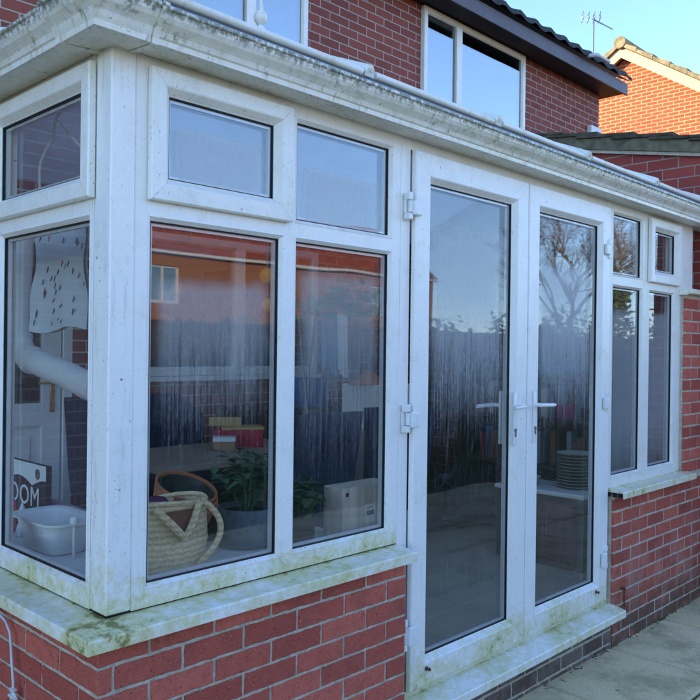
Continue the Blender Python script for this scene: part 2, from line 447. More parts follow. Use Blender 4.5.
# ================================================================== SETTING
g = MB(); g.box(-150, 200, -150, 150, -1.0, -.06); tag(g.build('ground', M['earth']), kind='structure')
pv = MB(); rnd = random.Random(4)
xs = [2.31 + .692 * i for i in range(-10, 8)]; ys = [-.012 - .585 * j for j in range(0, 7)]
for i in range(len(xs) - 1):
    for j in range(len(ys) - 1):
        dz = rnd.uniform(-.004, .002)
        pv.box(xs[i] + .009, xs[i + 1] - .009, ys[j + 1] + .009, ys[j] - .009, -.055, dz, .007)
for i in range(3):   # narrow strip beside the left wall
    for j in range(5):
        pv.box(-.09 - .6 * (i + 1) + .006, -.09 - .6 * i - .006, .0 + .6 * j + .006, .6 * (j + 1) - .006, -.055, rnd.uniform(-.004, .002), .006)
pv.build('patio', M['slab']).__setitem__('kind', 'structure')
ms = MB(); rr = random.Random(77)
def tuft(x, y, z, q):
    ms.lathe([(q, 0), (q * .8, q * .25), (q * .35, q * .45), (.0004, q * .5)], (x, y, z), 7, Matrix.Rotation(rr.uniform(0, 3), 4, 'Z') @ Matrix.Diagonal((1, rr.uniform(.5, 1.), 1, 1)))
for i in range(420):
    x = 1.2 + 3.2 * rr.random()
    if math.sin(x * 7) + math.sin(x * 17 + 2) > -.3: tuft(x, -.030 - abs(rr.gauss(0, .012)), -.004, rr.uniform(.003, .012))
for i in range(500):
    if rr.random() < .5: x, y = rr.choice(xs), -.03 - rr.random() * 2.2
    else: x, y = 1.5 + 3 * rr.random(), rr.choice(ys[1:4])
    if math.sin(x * 9 + y * 5) > -.2: tuft(x + rr.gauss(0, .004), y + rr.gauss(0, .004), -.014, rr.uniform(.004, .010))
tag(ms.build('moss', plain('moss', (.10, .105, .035), .95, .1, .5, 60)), 'low moss growing in the paving joints and along the wall foot', 'moss', kind='stuff')
bed = MB(); bed.box(-7, 9, -4.2, 2.7, -.062, -.018); tag(bed.build('patio_bed', plain('joint_moss', (.09, .085, .045), .95, .1, .5, 30, .6)), kind='structure')
fl = MB()
for i in range(9):
    for j in range(6):
        fl.box(.06 + .46 * i, .06 + .46 * i + .456, .06 + .44 * j, .06 + .44 * j + .436, .18, .25, .002)
tag(fl.build('floor', M['floor_tile']), kind='structure')

# ================================================================== CONSERVATORY
cons = thing('conservatory', 'white weathered plastic conservatory with double doors on a red brick dwarf wall', 'conservatory', (2.0, 1.3, 0))

# dwarf walls (brick by brick)
mb = MB(); laid_bricks(mb, F, -.05, 1.236, .815, 11, .05, .06); mb.build('dwarf_wall', [M['brick_near'], M['mortar']], cons)
mb = MB(); laid_bricks(mb, L, -.048, 2.71, .815, 11, .05, .11, m0=.014); mb.build('dwarf_wall', [M['brick_near'], M['mortar']], cons)
mb = MB(); laid_bricks(mb, F, 3.022, 4.49, .805, 11, .035, 0, rec=.002); mb.build('dwarf_wall', [M['brick_low'], M['mortar']], cons)
mb = MB(); laid_bricks(mb, F, 1.24, 3.018, .165, 3, .03, .0, rec=.002); mb.build('plinth', [M['brick_plinth'], M['mortar']], cons)
mb = MB(); laid_bricks(mb, F, 4.0, 4.49, 1.965, 15, .033, .0, rec=.002); mb.build('pier', [M['brick_near'], M['mortar']], cons)
cp = MB(); cp.box(4.0, 4.49, -.075, .10, 1.992, 2.024, .004); cp.build('pier_capping', M['sill'], cons)
# inner leaf of the dwarf walls
iw = MB(); iw.box(.056, 1.236, .056, .10, 0, .84); iw.box(.05, .10, .10, 2.70, 0, .84)
iw.build('inner_wall', M['plaster'], cons); iw = MB(); iw.box(3.03, 4.10, .07, .11, 0, .83)
iw.build('inner_wall', M['plaster'], cons)

# external sills
def sill(pts_back, name='window_sill'):
    pass
sl = MB()
def sill_run(mp, a0, a1, zb, zf, d, th=.036, mitre0=0):
    prof = [(-.06, zb), (.0, zb), (d - .004, zf + .001), (d, zf - .004), (d, zf - th), (d - .008, zf - th), (d - .008, zf - .012), (-.06, zb - .012)]
    r0 = [mp(a0 - (mitre0 * dd), z, dd) for dd, z in prof]; r1 = [mp(a1, z, dd) for dd, z in prof]
    sl.loft([r0, r1])
sill_run(F, .0, 1.228, .8575, .850, .112, mitre0=1)
sill_run(L, .0, 2.70, .8575, .850, .112, mitre0=1)
sl.build('window_sill', M['sill'], cons)
sl = MB(); sill_run(F, 3.012, 4.045, .862, .853, .098)
for k in range(3):
    pass
sl.build('window_sill', M['sill'], cons)
sl = MB()   # dark blocks on the right sill's end, painting the shade in its hollows
for d0 in (-.004, .032, .064): sl.box(3.008, 3.0118, -d0 - .026, -d0, .822, .846)
sl.build('sill_hollow_shade', M['gap'], cons)
sl = MB(); sill_run(F, 1.236, 3.03, .238, .212, .108, .036); sl.build('door_sill', M['sill'], cons)

gl = MB(); gl.box(.003, 1.23, .006, .05, .853, .8635); gl.build('frame_gap_shade', M['gap'], cons)  # dark strip that paints the shade in the slit under the frame
gl = MB(); gl.box(.006, .05, .052, 2.69, .853, .8635); gl.build('frame_gap_shade', M['gap'], cons)
# corner post and end post
cpst = MB()
cpst.box(-.004, .0735, -.004, .0775, .866, 2.452, .004)
cpst.box(.0745, .0985, .001, .05, .866, 2.452, .002)
cpst.box(.001, .05, .0785, .094, .866, 2.452, .002)
cpst.build('corner_post', M['post'], cons)
ep = MB(); ep.box(3.975, 4.195, .0, .06, .86, 2.46, .003); ep.box(3.972, 4.02, -.045, .0, 1.985, 2.02, .002); ep.build('end_panel', M['upvc'], cons)
ep = MB(); ep.box(4.12, 4.18, .06, 2.70, .2, 2.46); ep.build('end_wall', brick_tex('inner_brick_shaded', (.16, .045, .035), (.11, .034, .028), (.22, .18, .15), .0055), cons)  # house brick copied in darker tones to paint the indoor shade

BEAD = [(0, .0012), (.003, .0022), (.014, -.011), (.014, -.034), (0, -.034)]
GASK = [(0, -.0125), (.0045, -.0125), (.0045, -.040), (0, -.040)]
SPAC = [(.002, -.0225), (.013, -.0225), (.013, -.035), (.002, -.035)]
def pane_set(par, mp, a0, a1, b0, b1, mat, dd=0.):
    gk = MB(); gk.ring(mp, a0 - .001, a1 + .001, b0 - .001, b1 + .001, [(i, d + dd) for i, d in GASK], 0); gk.build('gasket', M['rubber'], par)
    sp = MB(); sp.ring(mp, a0, a1, b0, b1, [(i, d + dd) for i, d in SPAC], 0); sp.build('spacer_bar', M['spacer'], par)
    p = MB(); mbox(p, mp, a0 - .004, a1 + .004, b0 - .004, b1 + .004, -.019 + dd, -.040 + dd); p.build('pane', mat, par)

def window(mp, a0, a1, b0, b1, cols, zt0, zt1, glb, glt, panes, beads, mat, vjoint=()):
    """outer frame, transom, mullions and bead rings in one mesh; panes below it"""
    w = MB(); D0, D1 = -.06, .0
    q = .0135
    # stiles / rails
    mbox(w, mp, a0, cols[0][0] - q, b0, b1, D0, D1, .0012)
    mbox(w, mp, cols[-1][1] + q, a1, b0, b1, D0, D1, .0012)
    mbox(w, mp, cols[0][0] - q, cols[-1][1] + q, b0, glb - q, D0, D1 - .0004, .0008)
    mbox(w, mp, cols[0][0] - q, cols[-1][1] + q, glt + q, b1, D0, D1 - .0004, .0008)
    for (c0, c1), (e0, e1) in zip(cols, cols[1:]):
        mbox(w, mp, c1 + q, e0 - q, glb - q, glt + q, D0 + .002, D1 + .0004, .0008)
        m = (c1 + e0) / 2; h = (e0 - c1) / 2 - q + .006   # V-shaped weld at the mullion foot
        for zz, sg in ((glb - q, -1), (glt + q, 1)):
            w.prism([mp(m - h, zz, .0018), mp(m + h, zz, .0018), mp(m, zz + sg * .034, .0018)], mp(0, 0, -.01) - mp(0, 0, 0))
    for c0, c1 in cols:
        mbox(w, mp, c0 - q, c1 + q, zt0 + q, zt1 - q, D0 + .001, D1 + .0002, .0008)
    for (x0, x1, z0, z1) in beads:
        w.ring(mp, x0 - .014, x1 + .014, z0 - .014, z1 + .014, BEAD)
    o = w.build('window', mat, cons)
    for (x0, x1, z0, z1, gm) in panes: pane_set(o, mp, x0, x1, z0, z1, gm)
    return o

def sash(name, mp, a0, a1, b0, b1, w, gm, mat, out=.026, back=.004, par=None):
    s = MB()
    prof = [(0, back), (0, out - .004), (.004, out), (w - .024, out), (w - .020, out - .002), (w - .003, out - .022), (w, out - .024), (w, -.036), (w - .028, -.036), (w - .028, back)]
    s.ring(mp, a0, a1, b0, b1, prof, .0006)
    o = s.build(name, mat, par or cons)
    pane_set(o, mp, a0 + w, a1 - w, b0 + w, b1 - w, gm, .012)
    return o

GB, GT, T0, T1, HB, HT = .9285, 2.385, 1.980, 2.053, .862, 2.448
# front-left window (sash opening top left)
wa = window(F, .0775, 1.233, HB, HT, [(.132, .621), (.698, 1.172)], T0, T1, GB, GT,
       [(.132, .621, GB, T0, M['pane_low']), (.698, 1.172, GB, T0, M['pane_low_second']), (.698, 1.172, T1, GT, M['pane_top_second'])],
       [(.132, .621, GB, T0), (.698, 1.172, GB, T0), (.698, 1.172, T1, GT)], M['upvc_low'])
sash('opening_sash', F, .112, .654, 2.036, 2.418, .070, M['pane_top'], M['upvc'])
# front-right window (sash top right)
window(F, 3.0205, 3.974, HB, HT, [(3.056, 3.417), (3.534, 3.885)], T0, T1, GB, GT,
       [(3.056, 3.417, GB, T0, M['pane_end']), (3.534, 3.885, GB, T0, M['pane_end']), (3.056, 3.417, T1, GT, M['pane_clear'])],
       [(3.056, 3.417, GB, T0), (3.534, 3.885, GB, T0), (3.056, 3.417, T1, GT)], M['upvc'])
sash('opening_sash', F, 3.497, 3.956, 2.036, 2.418, .070, M['pane_clear'], M['upvc'])
# left wall windows
window(L, .0965, 2.70, HB, HT, [(.125, .735), (.812, 1.42), (1.50, 2.08), (2.15, 2.66)], T0, T1, GB, GT,
       [(a, b, GB, T0, M['pane_left']) for a, b in ((.125, .735), (.812, 1.42), (1.50, 2.08), (2.15, 2.66))] +
       [(a, b, T1, GT, M['pane_left']) for a, b in ((.812, 1.42), (1.50, 2.08), (2.15, 2.66))],
       [(a, b, GB, T0) for a, b in ((.125, .735), (.812, 1.42), (1.50, 2.08), (2.15, 2.66))] +
       [(a, b, T1, GT) for a, b in ((.812, 1.42), (1.50, 2.08), (2.15, 2.66))], M['upvc_low'])
sash('opening_sash', L, .084, .80, 2.036, 2.422, .068, M['pane_left'], M['upvc'])

# door frame
df = MB()
df.box(1.2345, 1.291, .0, .06, .235, HT, .0015); df.box(2.976, 3.019, .0, .06, .235, HT, .0015)
df.box(1.291, 2.976, .0005, .06, 2.404, HT, .001); df.box(1.291, 2.976, .0, .06, .232, .262, .001)
df.build('door_frame', M['upvc_door'], cons)
hd = MB(); hd.box(-.0, 4.48, .012, .058, HT + .001, 2.60); hd.box(.012, .058, .06, 2.70, HT + .001, 2.60)
hd.build('head_board', M['upvc'], cons)

def hinge(par, x, z0, z1, side):
    h = MB(); zc = (z0 + z1) / 2
    s = side
    h.box(x - .012, x + .012, -.034, -.004, z0, z0 + .026, .003); h.box(x - .012, x + .012, -.034, -.004, z1 - .030, z1, .003)
    h.box(x - .012, x + .012, -.014, -.003, z0 + .026, z1 - .030, .001)
    h.tube([(x + s * .004, -.026, z0 + .029), (x + s * .004, -.026, z1 - .033)], .0095, 12)
    h.box(x + s * .010, x + s * .060, -.044, -.0265, z0 + .018, z1 - .030, .006, seg=2)
    o = h.build('hinge', M['hinge'], par)
    return o
def door_leaf(a0, a1, hx, side, lever, gm):
    o = sash('door', F, a0, a1, .266, 2.402, .113, gm, M['upvc_door'], .024, .003)
    for z0, z1 in ((2.122, 2.228), (1.292, 1.402), (.440, .563)): hinge(o, hx, z0, z1, side)
    px, x_from, x_to = lever
    h = MB()
    h.box(px - .013, px + .013, -.032, -.0245, 1.182, 1.428, .006, seg=2)
    h.tube([(px, -.03, 1.362), (px, -.068, 1.362)], .009, 12)
    n = 8
    pts = [(x_from + (x_to - x_from) * i / n, -.068 - .004 * math.sin(math.pi * i / n), 1.362 - .004 * i / n) for i in range(n + 1)]
    h.tube(pts, [.008] + [.0088] * (n - 1) + [.006], 12)
    ho = h.build('handle', M['hinge'], o, True)
    k = MB(); k.lathe([(.0085, 0), (.0085, .004), (.006, .005)], (px, -.032, 1.252), 16, Matrix.Rotation(R(90), 4, 'X'))
    k.box(px - .004, px + .004, -.0372, -.032, 1.222, 1.25, .001); k.build('lock_cylinder', M['alu'], o)
    # inside lever seen through the glass
    ih = MB(); ih.box(px - .013, px + .013, .045, .052, 1.182, 1.428, .003); ih.tube([(px, .05, 1.362), (px, .09, 1.362)], .009, 10)
    ih.tube([(px, .09, 1.362), (px + (.125 if side < 0 else -.125), .09, 1.360)], .009, 10); ih.build('handle', M['hinge'], o, True)
    bx = a0 + .10 if side > 0 else a1 - .13
    b = MB(); b.lathe([(.008, 0), (.009, .004), (.005, .006), (.0045, .014), (.008, .016), (.006, .020)], (bx, -.024, .335), 14, Matrix.Rotation(R(90), 4, 'X'))
    b.box(bx - .003, bx + .012, -.042, -.036, .327, .334, .002); b.build('door_stop', M['rust'], o)
    return o
door_leaf(1.297, 2.130, 1.258, 1, (2.022, 2.046, 1.958), M['pane_door'])
door_leaf(2.137, 2.972, 2.948, -1, (2.194, 2.180, 2.318), M['pane_door_second'])

# gutter: ogee profile swept round the corner
GP = [(-.011, 2.460), (-.011, 2.4495), (.104, 2.441), (.113, 2.442), (.115, 2.457), (.121, 2.461), (.124, 2.468), (.127, 2.474), (.136, 2.482), (.149, 2.492),
      (.158, 2.504), (.162, 2.518), (.168, 2.522), (.168, 2.531), (.160, 2.533), (.157, 2.524), (.152, 2.508), (.142, 2.496), (.126, 2.486), (.112, 2.470), (.10, 2.458)]
def gutter_run(mb, prof, stations):
    mb.loft([[Vector(st(o, z)) for o, z in prof] for st in stations])
gt = MB(); gutter_run(gt, GP, [lambda o, z: (-o, 2.70, z + .004), lambda o, z: (-o, -o, z), lambda o, z: (4.49, -o, z - .004)])
gut = gt.build('gutter', M['gutter'], cons)
GC = [(o + (.006 if o > .08 else 0), z + (-.004 if (z < 2.46) else .003)) for o, z in GP[:14]] + [(o - .004, z - .004) for o, z in GP[14:]]
def corner_piece(mb, l1, l2):
    gutter_run(mb, GC, [lambda o, z: (-o, l1, z), lambda o, z: (-o, -o, z), lambda o, z: (l2, -o, z)])
gc = MB(); corner_piece(gc, .055, .045)
for l0 in (0,):
    pass
gc.build('gutter_corner', M['gutter'], gut)
gj = MB()
GJ = [(o + (.009 if o > .08 else 0), z + (-.006 if z < 2.46 else .005)) for o, z in GP[:14]] + [(o - .006, z - .006) for o, z in GP[14:]]
gutter_run(gj, GJ, [lambda o, z: (.050, -o, z), lambda o, z: (.070, -o, z)])
gj.build('gutter_joint', M['gutter'], gut); gj = MB()
gutter_run(gj, GJ, [lambda o, z: (-o, .060, z), lambda o, z: (-o, .085, z)])
gj.build('gutter_joint', M['gutter'], gut)
sl_t = MB(); sl_t.box(-.12, 4.47, -.122, -.104, 2.482, 2.495); sl_t.box(-.122, -.104, -.104, 2.68, 2.482, 2.495); sl_t.build('gutter_silt', M['gap'], gut)
ev = MB(); ev.box(-.004, 4.48, -.004, .0105, 2.463, 2.592); ev.build('eaves_gap_shade', M['gap'], cons)  # dark strip covering the white head board, paints the eaves gap as shade
# roof
PIT = .415
ez = 2.588; yR, xR = 1.30, 1.585; zR = ez + (yR + .06) * PIT
E0, E1, E2 = (-.06, -.06, ez), (4.49, -.06, ez), (4.49, 2.66, ez)
E3 = (-.06, 2.66, ez); P0, P1 = (xR, yR, zR), (4.49, yR, zR)
rf = MB()
for poly in ((E0, E1, P1, P0), (E3, E0, P0), (E2, E3, P0, P1)): rf.prism(poly, (0, 0, .018))
roof = rf.build('roof', M['poly'], cons)
def bar(p, q, w, h, name='glazing_bar', cap=True):
    p, q = Vector(p), Vector(q); d = (q - p).normalized(); side = d.cross(Vector((0, 0, 1))).normalized(); up = side.cross(d)
    b = MB()
    prof = [(-w / 2, 0), (-w / 2, h * .45), (-w * .32, h * .9), (0, h), (w * .32, h * .9), (w / 2, h * .45), (w / 2, 0)]
    b.loft([[p + side * a + up * c for a, c in prof], [q + side * a + up * c for a, c in prof]])
    if cap:
        e = p - d * .006
        b.loft([[e + side * a * 1.12 + up * (c * 1.15 - .012) for a, c in prof], [p + side * a * 1.12 + up * (c * 1.15 - .012) for a, c in prof]])
        b.tube([e - d * .004 + up * h * .45, e + d * .02 + up * h * .45], w * .2, 10)
    return b.build(name, M['bar'], roof)
for bx in (.963, 1.785, 2.605, 3.429, 4.20):
    t_ = (yR + .06 if bx > xR else (bx + .06) / (xR + .06) * (yR + .06))
    bar((bx, -.075, ez + .014), (bx, -.06 + t_, ez + .018 + t_ * PIT), .040, .030)
bar((-.075, -.075, ez + .010), (xR, yR, zR + .016), .075, .055, 'hip_bar')
bar((-.075, 2.675, ez + .010), (xR, yR, zR + .016), .075, .055, 'hip_bar')
for by in (.62, 1.30, 1.98):
    k = 1 - abs(by - yR) / (yR + .06)
    bar((-.075, by, ez + .014), (-.06 + k * (xR + .06), by, ez + .018 + k * (zR - ez)), .05, .04)
rg = MB(); rg.tube([(xR - .03, yR, zR + .02), (4.49, yR, zR + .02)], .045, 14); rg.build('ridge_bar', M['bar'], roof)
et = MB()   # sheet end closures between the bars
edges = [-.06, .963, 1.785, 2.605, 3.429, 4.20, 4.48]
for a, b in zip(edges, edges[1:]):
    et.tube([(a + .035, -.068, ez + .016), (b - .035, -.068, ez + .012)], .0145, 12)
for a, b in ((-.02, .58), (.66, 1.26), (1.34, 1.94), (2.02, 2.62)):
    et.tube([(-.068, a, ez + .016), (-.068, b, ez + .016)], .0145, 12)
et.build('sheet_end_trim', M['bar'], roof, True)
fn = MB()
fn.lathe([(.045, zR + .01), (.045, zR + .05), (.034, zR + .07), (.026, zR + .11), (.035, zR + .125), (.035, zR + .155), (.026, zR + .17), (.016, 3.335),
          (.012, 3.340), (.024, 3.350), (.034, 3.364), (.0375, 3.382), (.034, 3.400), (.024, 3.414), (.012, 3.422), (.014, 3.432), (.009, 3.46), (.005, 3.52), (.001, 3.60)], (xR, yR, 0), 24)
fn.box(xR - .12, xR - .05, yR - .008, yR + .008, zR + .02, zR + .16, .006)
fn.build('finial', M['bar'], roof, 40)

# internal window boards
wbd = MB(); wbd.box(.101, 1.19, .101, .50, .835, .868, .006); wbd.box(.101, .42, .50, 1.72, .835, .868, .006)
wbd.build('window_board', M['white_paint'], cons)
# small bits: bolt stub on the right wall
bs = MB(); bs.tube([(3.02 + .10, -.035, .30), (3.12, -.06, .30)], .010, 10); bs.tube([(3.12, -.055, .30), (3.12, -.055, .20)], .004, 8); bs.build('pipe_stub', M['rust'], cons)

# ================================================================== CABLE on the left wall
cb = MB()
pts = [(-.058, 1.10, .83), (-.06, .76, .79), (-.066, .60, .765), (-.068, .50, .745), (-.070, .462, .72), (-.072, .445, .66), (-.072, .43, .58), (-.072, .425, .535)]
loop = [(-.072, .425 + .022 * math.sin(t), .50 + .045 * math.cos(t)) for t in [i * 2 * math.pi / 20 for i in range(1, 21)]]
cb.tube(pts + loop, .0042, 8)
cab = cb.build('cable', M['cable'], None, True); tag(cab, 'thin white cable hanging in a tied loop on the left brick dwarf wall', 'cable')
ct = MB(); ct.box(-.079, -.067, .405, .452, .528, .535, .001); ct.box(-.079, -.067, .412, .440, .552, .558, .001); ct.build('cable_tie', M['cable'], cab)

# ================================================================== BRICK HOUSE behind
house = thing('brick_house', 'two-storey red brick house with dark tiled eaves behind the conservatory', 'house', (0, 6, 0))
HY = 2.72
def wall_open(mb, x0, x1, z0, z1, y0, y1, ops):
    xs = sorted({x0, x1, *[v for o in ops for v in o[:2]]}); zs = sorted({z0, z1, *[v for o in ops for v in o[2:]]})
    for i in range(len(xs) - 1):
        for j in range(len(zs) - 1):
            cx, cz = (xs[i] + xs[i + 1]) / 2, (zs[j] + zs[j + 1]) / 2
            if any(o[0] < cx < o[1] and o[2] < cz < o[3] for o in ops): continue
            mb.box(xs[i], xs[i + 1], y0, y1, zs[j], zs[j + 1])
ops = [(4.68, 6.455, 3.70, 4.858), (1.45, 3.205, 3.55, 4.858), (1.45, 3.35, 1.41, 2.40), (.34, 1.262, .30, 2.42)]
hw = MB(); wall_open(hw, -9, 8.25, 0, 4.87, HY, HY + .28, ops)
hw.box(-9, 8.25, 9.3, 9.6, 0, 4.87); hw.box(-9, -8.7, HY + .28, 9.3, 0, 4.87); hw.box(7.95, 8.25, HY + .28, 9.3, 0, 4.87)
for xx in (-9, 7.95): hw.prism([(xx, HY, 4.87), (xx, 9.6, 4.87), (xx, 6.16, 6.85)], (.3, 0, 0))
hw.build('wall', M['brick_house'], house)
hf = MB(); hf.box(-8.6, 7.9, HY + .3, 9.25, 2.55, 2.65); hf.box(-8.6, 7.9, HY + 2.2, HY + 2.25, 0, 2.55); hf.box(-8.6, 7.9, HY + 1.6, HY + 1.65, 2.65, 4.8)
hf.build('inner_partition', M['room_shade'], house)  # near-black walls put the dark of unlit rooms into the colour
so = MB(); so.box(-9.2, 8.42, 2.455, HY - .001, 4.868, 4.885); so.box(8.255, 8.42, HY, 9.6, 4.868, 4.885); so.build('soffit', M['soffit'], house)
fa = MB(); fa.box(-9.2, 8.44, 2.43, 2.454, 4.846, 4.990, .002); fa.build('fascia', M['fascia'], house)
# tiled roof: rolled tiles in courses
def tile_roof(name, x0, x1, ye, ze, yr, zr, mat, par, dx=.055, roll=.30, amp=.028, course=.34, flip=1, th=.03, swap=False):
    b = MB(); n = max(2, int((x1 - x0) / dx)); slope = math.hypot(yr - ye, zr - ze); nc = max(1, int(slope / course))
    rows = []
    for c in range(nc):
        for e in (0, 1):
            t = (c + e) / nc; lift = th * (1 - e) + .004
            rows.append((ye + (yr - ye) * t, ze + (zr - ze) * t + lift))
    under = [(ye, ze - .012)] + rows
    vs = []
    for y, z in under:
        r = []
        for i in range(n + 1):
            x = x0 + (x1 - x0) * i / n; ph = ((x - x0) / roll) % 1.0
            w = amp * (max(0, math.sin(ph * 2 * math.pi)) ** .8 if math.sin(ph * 2 * math.pi) > 0 else -.35 * (-math.sin(ph * 2 * math.pi)))
            r.append(b.b.verts.new((y, x, z + w) if swap else (x, y, z + w)))
        vs.append(r)
    for a, c in zip(vs, vs[1:]):
        for i in range(n): b.face([a[i], a[i + 1], c[i + 1], c[i]])
    # closed underside
    bot = []
    for y, z in ((ye, ze - .03), (yr, zr - .03)):
        bot.append([b.b.verts.new((y, x, z) if swap else (x, y, z)) for x in (x0, x1)])
    b.face([bot[0][0], bot[0][1], bot[1][1], bot[1][0]])
    return b.build(name, mat, par, 30)
tile_roof('roof', -9.2, 8.46, 2.385, 5.035, 6.16, 7.10, M['tile_dark'], house)
tile_roof('roof', -9.2, 8.46, 9.93, 5.035, 6.16, 7.10, M['tile_dark'], house, dx=.15)
vp = MB(); vp.tube([(7.35, 2.42, 5.035), (7.35, 2.28, 5.02)], .024, 10); vp.tube([(7.35, 2.29, 5.02), (7.62, 2.28, 5.01)], .020, 10); vp.build('overflow_pipe', M['cable'], house)
vb = MB(); vb.box(7.95, 8.22, 2.66, 2.72, 4.20, 4.42, .006); vb.build('vent_cover', M['white_paint'], house)

def house_window(x0, x1, z0, z1, muls, gm, fw=.062, depth=.02, curtain=False, panes_z0=None):
    w = MB(); mp = H(HY + depth)
    w.ring(mp, x0, x1, z0, z1, [(0, 0), (0, .06), (.004, .064), (fw - .015, .064), (fw, .045), (fw, 0)], 0)
    xs = [x0 + fw] + [v for m in muls for v in (m - .045, m + .045)] + [x1 - fw]
    for m in muls: mbox(w, mp, m - .045, m + .045, z0 + fw - .01, z1 - fw + .01, 0.001, .066, .004)
    o = w.build('window', M['upvc'], house)
    for i in range(0, len(xs), 2):
        p = MB(); mbox(p, mp, xs[i] - .004, xs[i + 1] + .004, z0 + fw - .004, z1 - fw + .004, .020, .038); p.build('pane', gm, o)
    return o
w2 = house_window(4.683, 6.452, 3.703, 4.855, [5.235], M['pane_house'])
sub = MB()   # opening casement of the left light stands proud
sub.ring(H(HY + .002), 4.735, 5.215, 3.755, 4.803, [(0, 0), (0, .012), (.045, .012), (.055, .0)], .0005); sub.build('casement', M['upvc'], w2)
w1 = house_window(1.453, 3.202, 3.553, 4.855, [2.62], M['pane_house'])
cu = MB()
n = 60; top = []; bot = []
for i in range(n + 1):
    x = 2.70 + .44 * i / n; y = HY + .17 + .012 * math.sin(i * 1.1) + .006 * math.sin(i * 2.7)
    top.append(Vector((x, y, 4.8))); bot.append(Vector((x, y, 3.6)))
cu.loft([[p for p in bot] + [q + Vector((0, .006, 0)) for q in bot[::-1]], [p for p in top] + [q + Vector((0, .006, 0)) for q in top[::-1]]])
cu.build('curtain', M['curtain'], house, True)
w3 = house_window(1.453, 3.347, 1.413, 2.397, [2.55], M['pane_clear'])
ws = MB(); ws.box(1.42, 3.38, HY - .055, HY + .01, 1.375, 1.410, .004); ws.build('window_sill', M['upvc'], house)
# back door into the house
dr = MB(); mp = H(HY + .06)
dr.ring(mp, .343, 1.259, .303, 2.417, [(0, 0), (0, .055), (.055, .055), (.06, .05), (.06, 0)], .0005); dfo = dr.build('door_frame', M['white_paint'], house)
dl = MB(); mp2 = H(HY + .05)
mbox(dl, mp2, .408, .52, .33, 2.36, 0, .035, .003); mbox(dl, mp2, 1.07, 1.19, .33, 2.36, 0, .035, .003)
for z0, z1 in ((.33, .52), (1.12, 1.26), (2.24, 2.36)): mbox(dl, mp2, .52, 1.07, z0, z1, 0, .0345, .003)
mbox(dl, mp2, .52, 1.07, .52, 1.12, 0, .012); mbox(dl, mp2, .58, 1.01, .58, 1.06, 0, .028, .012)
dlo = dl.build('door', M['white_paint'], house)
dp = MB(); mbox(dp, mp2, .515, 1.075, 1.255, 2.245, .008, .018); dp.build('pane', M['pane_clear'], dlo)
dh = MB(); dh.box(1.118, 1.146, HY + .003, HY + .012, 1.20, 1.44, .002); dh.tube([(1.132, HY + .01, 1.39), (1.132, HY - .045, 1.39)], .008, 10)
dh.tube([(1.14, HY - .045, 1.39), (1.02, HY - .045, 1.385)], .008, 10); dh.build('handle', M['brass'], dlo, True)

# ================================================================== OUTBUILDING to the right
ext = thing('outbuilding', 'single-storey red brick outbuilding with a mossy tiled verge beside the house', 'outbuilding', (6.3, 1.0, 0))
eb = MB()
def ez_at(y): return 3.005 + (y - .075) * .190
eb.prism([(4.5, -.35, 0), (4.5, HY - .01, 0), (4.5, HY - .01, ez_at(HY)), (4.5, -.35, ez_at(-.35))], (3.7, 0, 0))
eb.build('wall', M['brick_ext'], ext)
vg = MB(); vg.prism([(4.452, -.6, ez_at(-.6) - .005), (4.452, HY - .005, ez_at(HY) - .005), (4.452, HY - .005, ez_at(HY) + .095), (4.452, -.6, ez_at(-.6) + .095)], (.047, 0, 0))
vg.build('verge_board', M['verge'], ext)
vm = MB(); vm.prism([(4.468, -.6, ez_at(-.6) - .03), (4.468, HY - .005, ez_at(HY) - .03), (4.468, HY - .005, ez_at(HY) - .0055), (4.468, -.6, ez_at(-.6) - .0055)], (.031, 0, 0))
vm.build('verge_mortar', M['mortar'], ext)
tl = MB(); rr = random.Random(5); y = -.62
while y < HY - .02:
    y1 = min(y + .46, HY - .006); z0 = ez_at(y) + .125; z1 = ez_at(y1) + .092
    xx = 4.43
    while xx < 8.4:
        w_ = min(.33, 8.4 - xx)
        a = rr.uniform(-.004, .004)
        v = [(xx, y, z0 - .022 + a), (xx + w_ - .004, y, z0 - .022 + a), (xx + w_ - .004, y1, z1 - .022), (xx, y1, z1 - .022)]
        tl.prism(v, (0, 0, .022))
        xx += .33
    y += .285
tl.build('roof', plain('roof_tile_mossy', (.085, .072, .05), .9, .2, .5, 12, .5), ext)

# ================================================================== FAR GABLE HOUSE (sunlit)
gab = thing('gabled_house', 'distant sunlit orange brick house with a cream bargeboard gable', 'house', (19, 5.5, 0))
gy, gz = 5.54, 7.86; sl_ = .665
gb = MB(); gb.prism([(15, gy - 4.2, 0), (15, gy + 4.2, 0), (15, gy + 4.2, gz - 4.2 * sl_), (15, gy, gz), (15, gy - 4.2, gz - 4.2 * sl_)], (9, 0, 0)); gb.build('wall', M['brick_gable'], gab)
bgd = MB()
for s in (-1, 1):
    p = [(14.80, gy, gz - .03), (14.80, gy + s * 4.6, gz - .03 - 4.6 * sl_), (14.80, gy + s * 4.6, gz + .20 - 4.6 * sl_), (14.80, gy, gz + .20)]
    bgd.prism(p, (.05, 0, 0))
    p = [(14.85, gy, gz + .03), (14.85, gy + s * 4.6, gz + .03 - 4.6 * sl_), (14.85, gy + s * 4.6, gz + .05 - 4.6 * sl_), (14.85, gy, gz + .05)]
    bgd.prism(p, (.149, 0, 0))
bgd.build('bargeboard', M['barge'], gab)
vt = MB(); rr = random.Random(3)
for s in (-1, 1):
    k = 0.
    while k < 4.6:
        k1 = k + .36; h = .10 + rr.uniform(-.01, .012)
        vt.prism([(14.74, gy + s * k, gz + .21 - k * sl_), (14.74, gy + s * k1, gz + .21 - k1 * sl_), (14.74, gy + s * k1, gz + .21 + h - k1 * sl_ + .02), (14.74, gy + s * k, gz + .21 + h - k * sl_ - .03)], (.26, 0, 0))
        k += .35
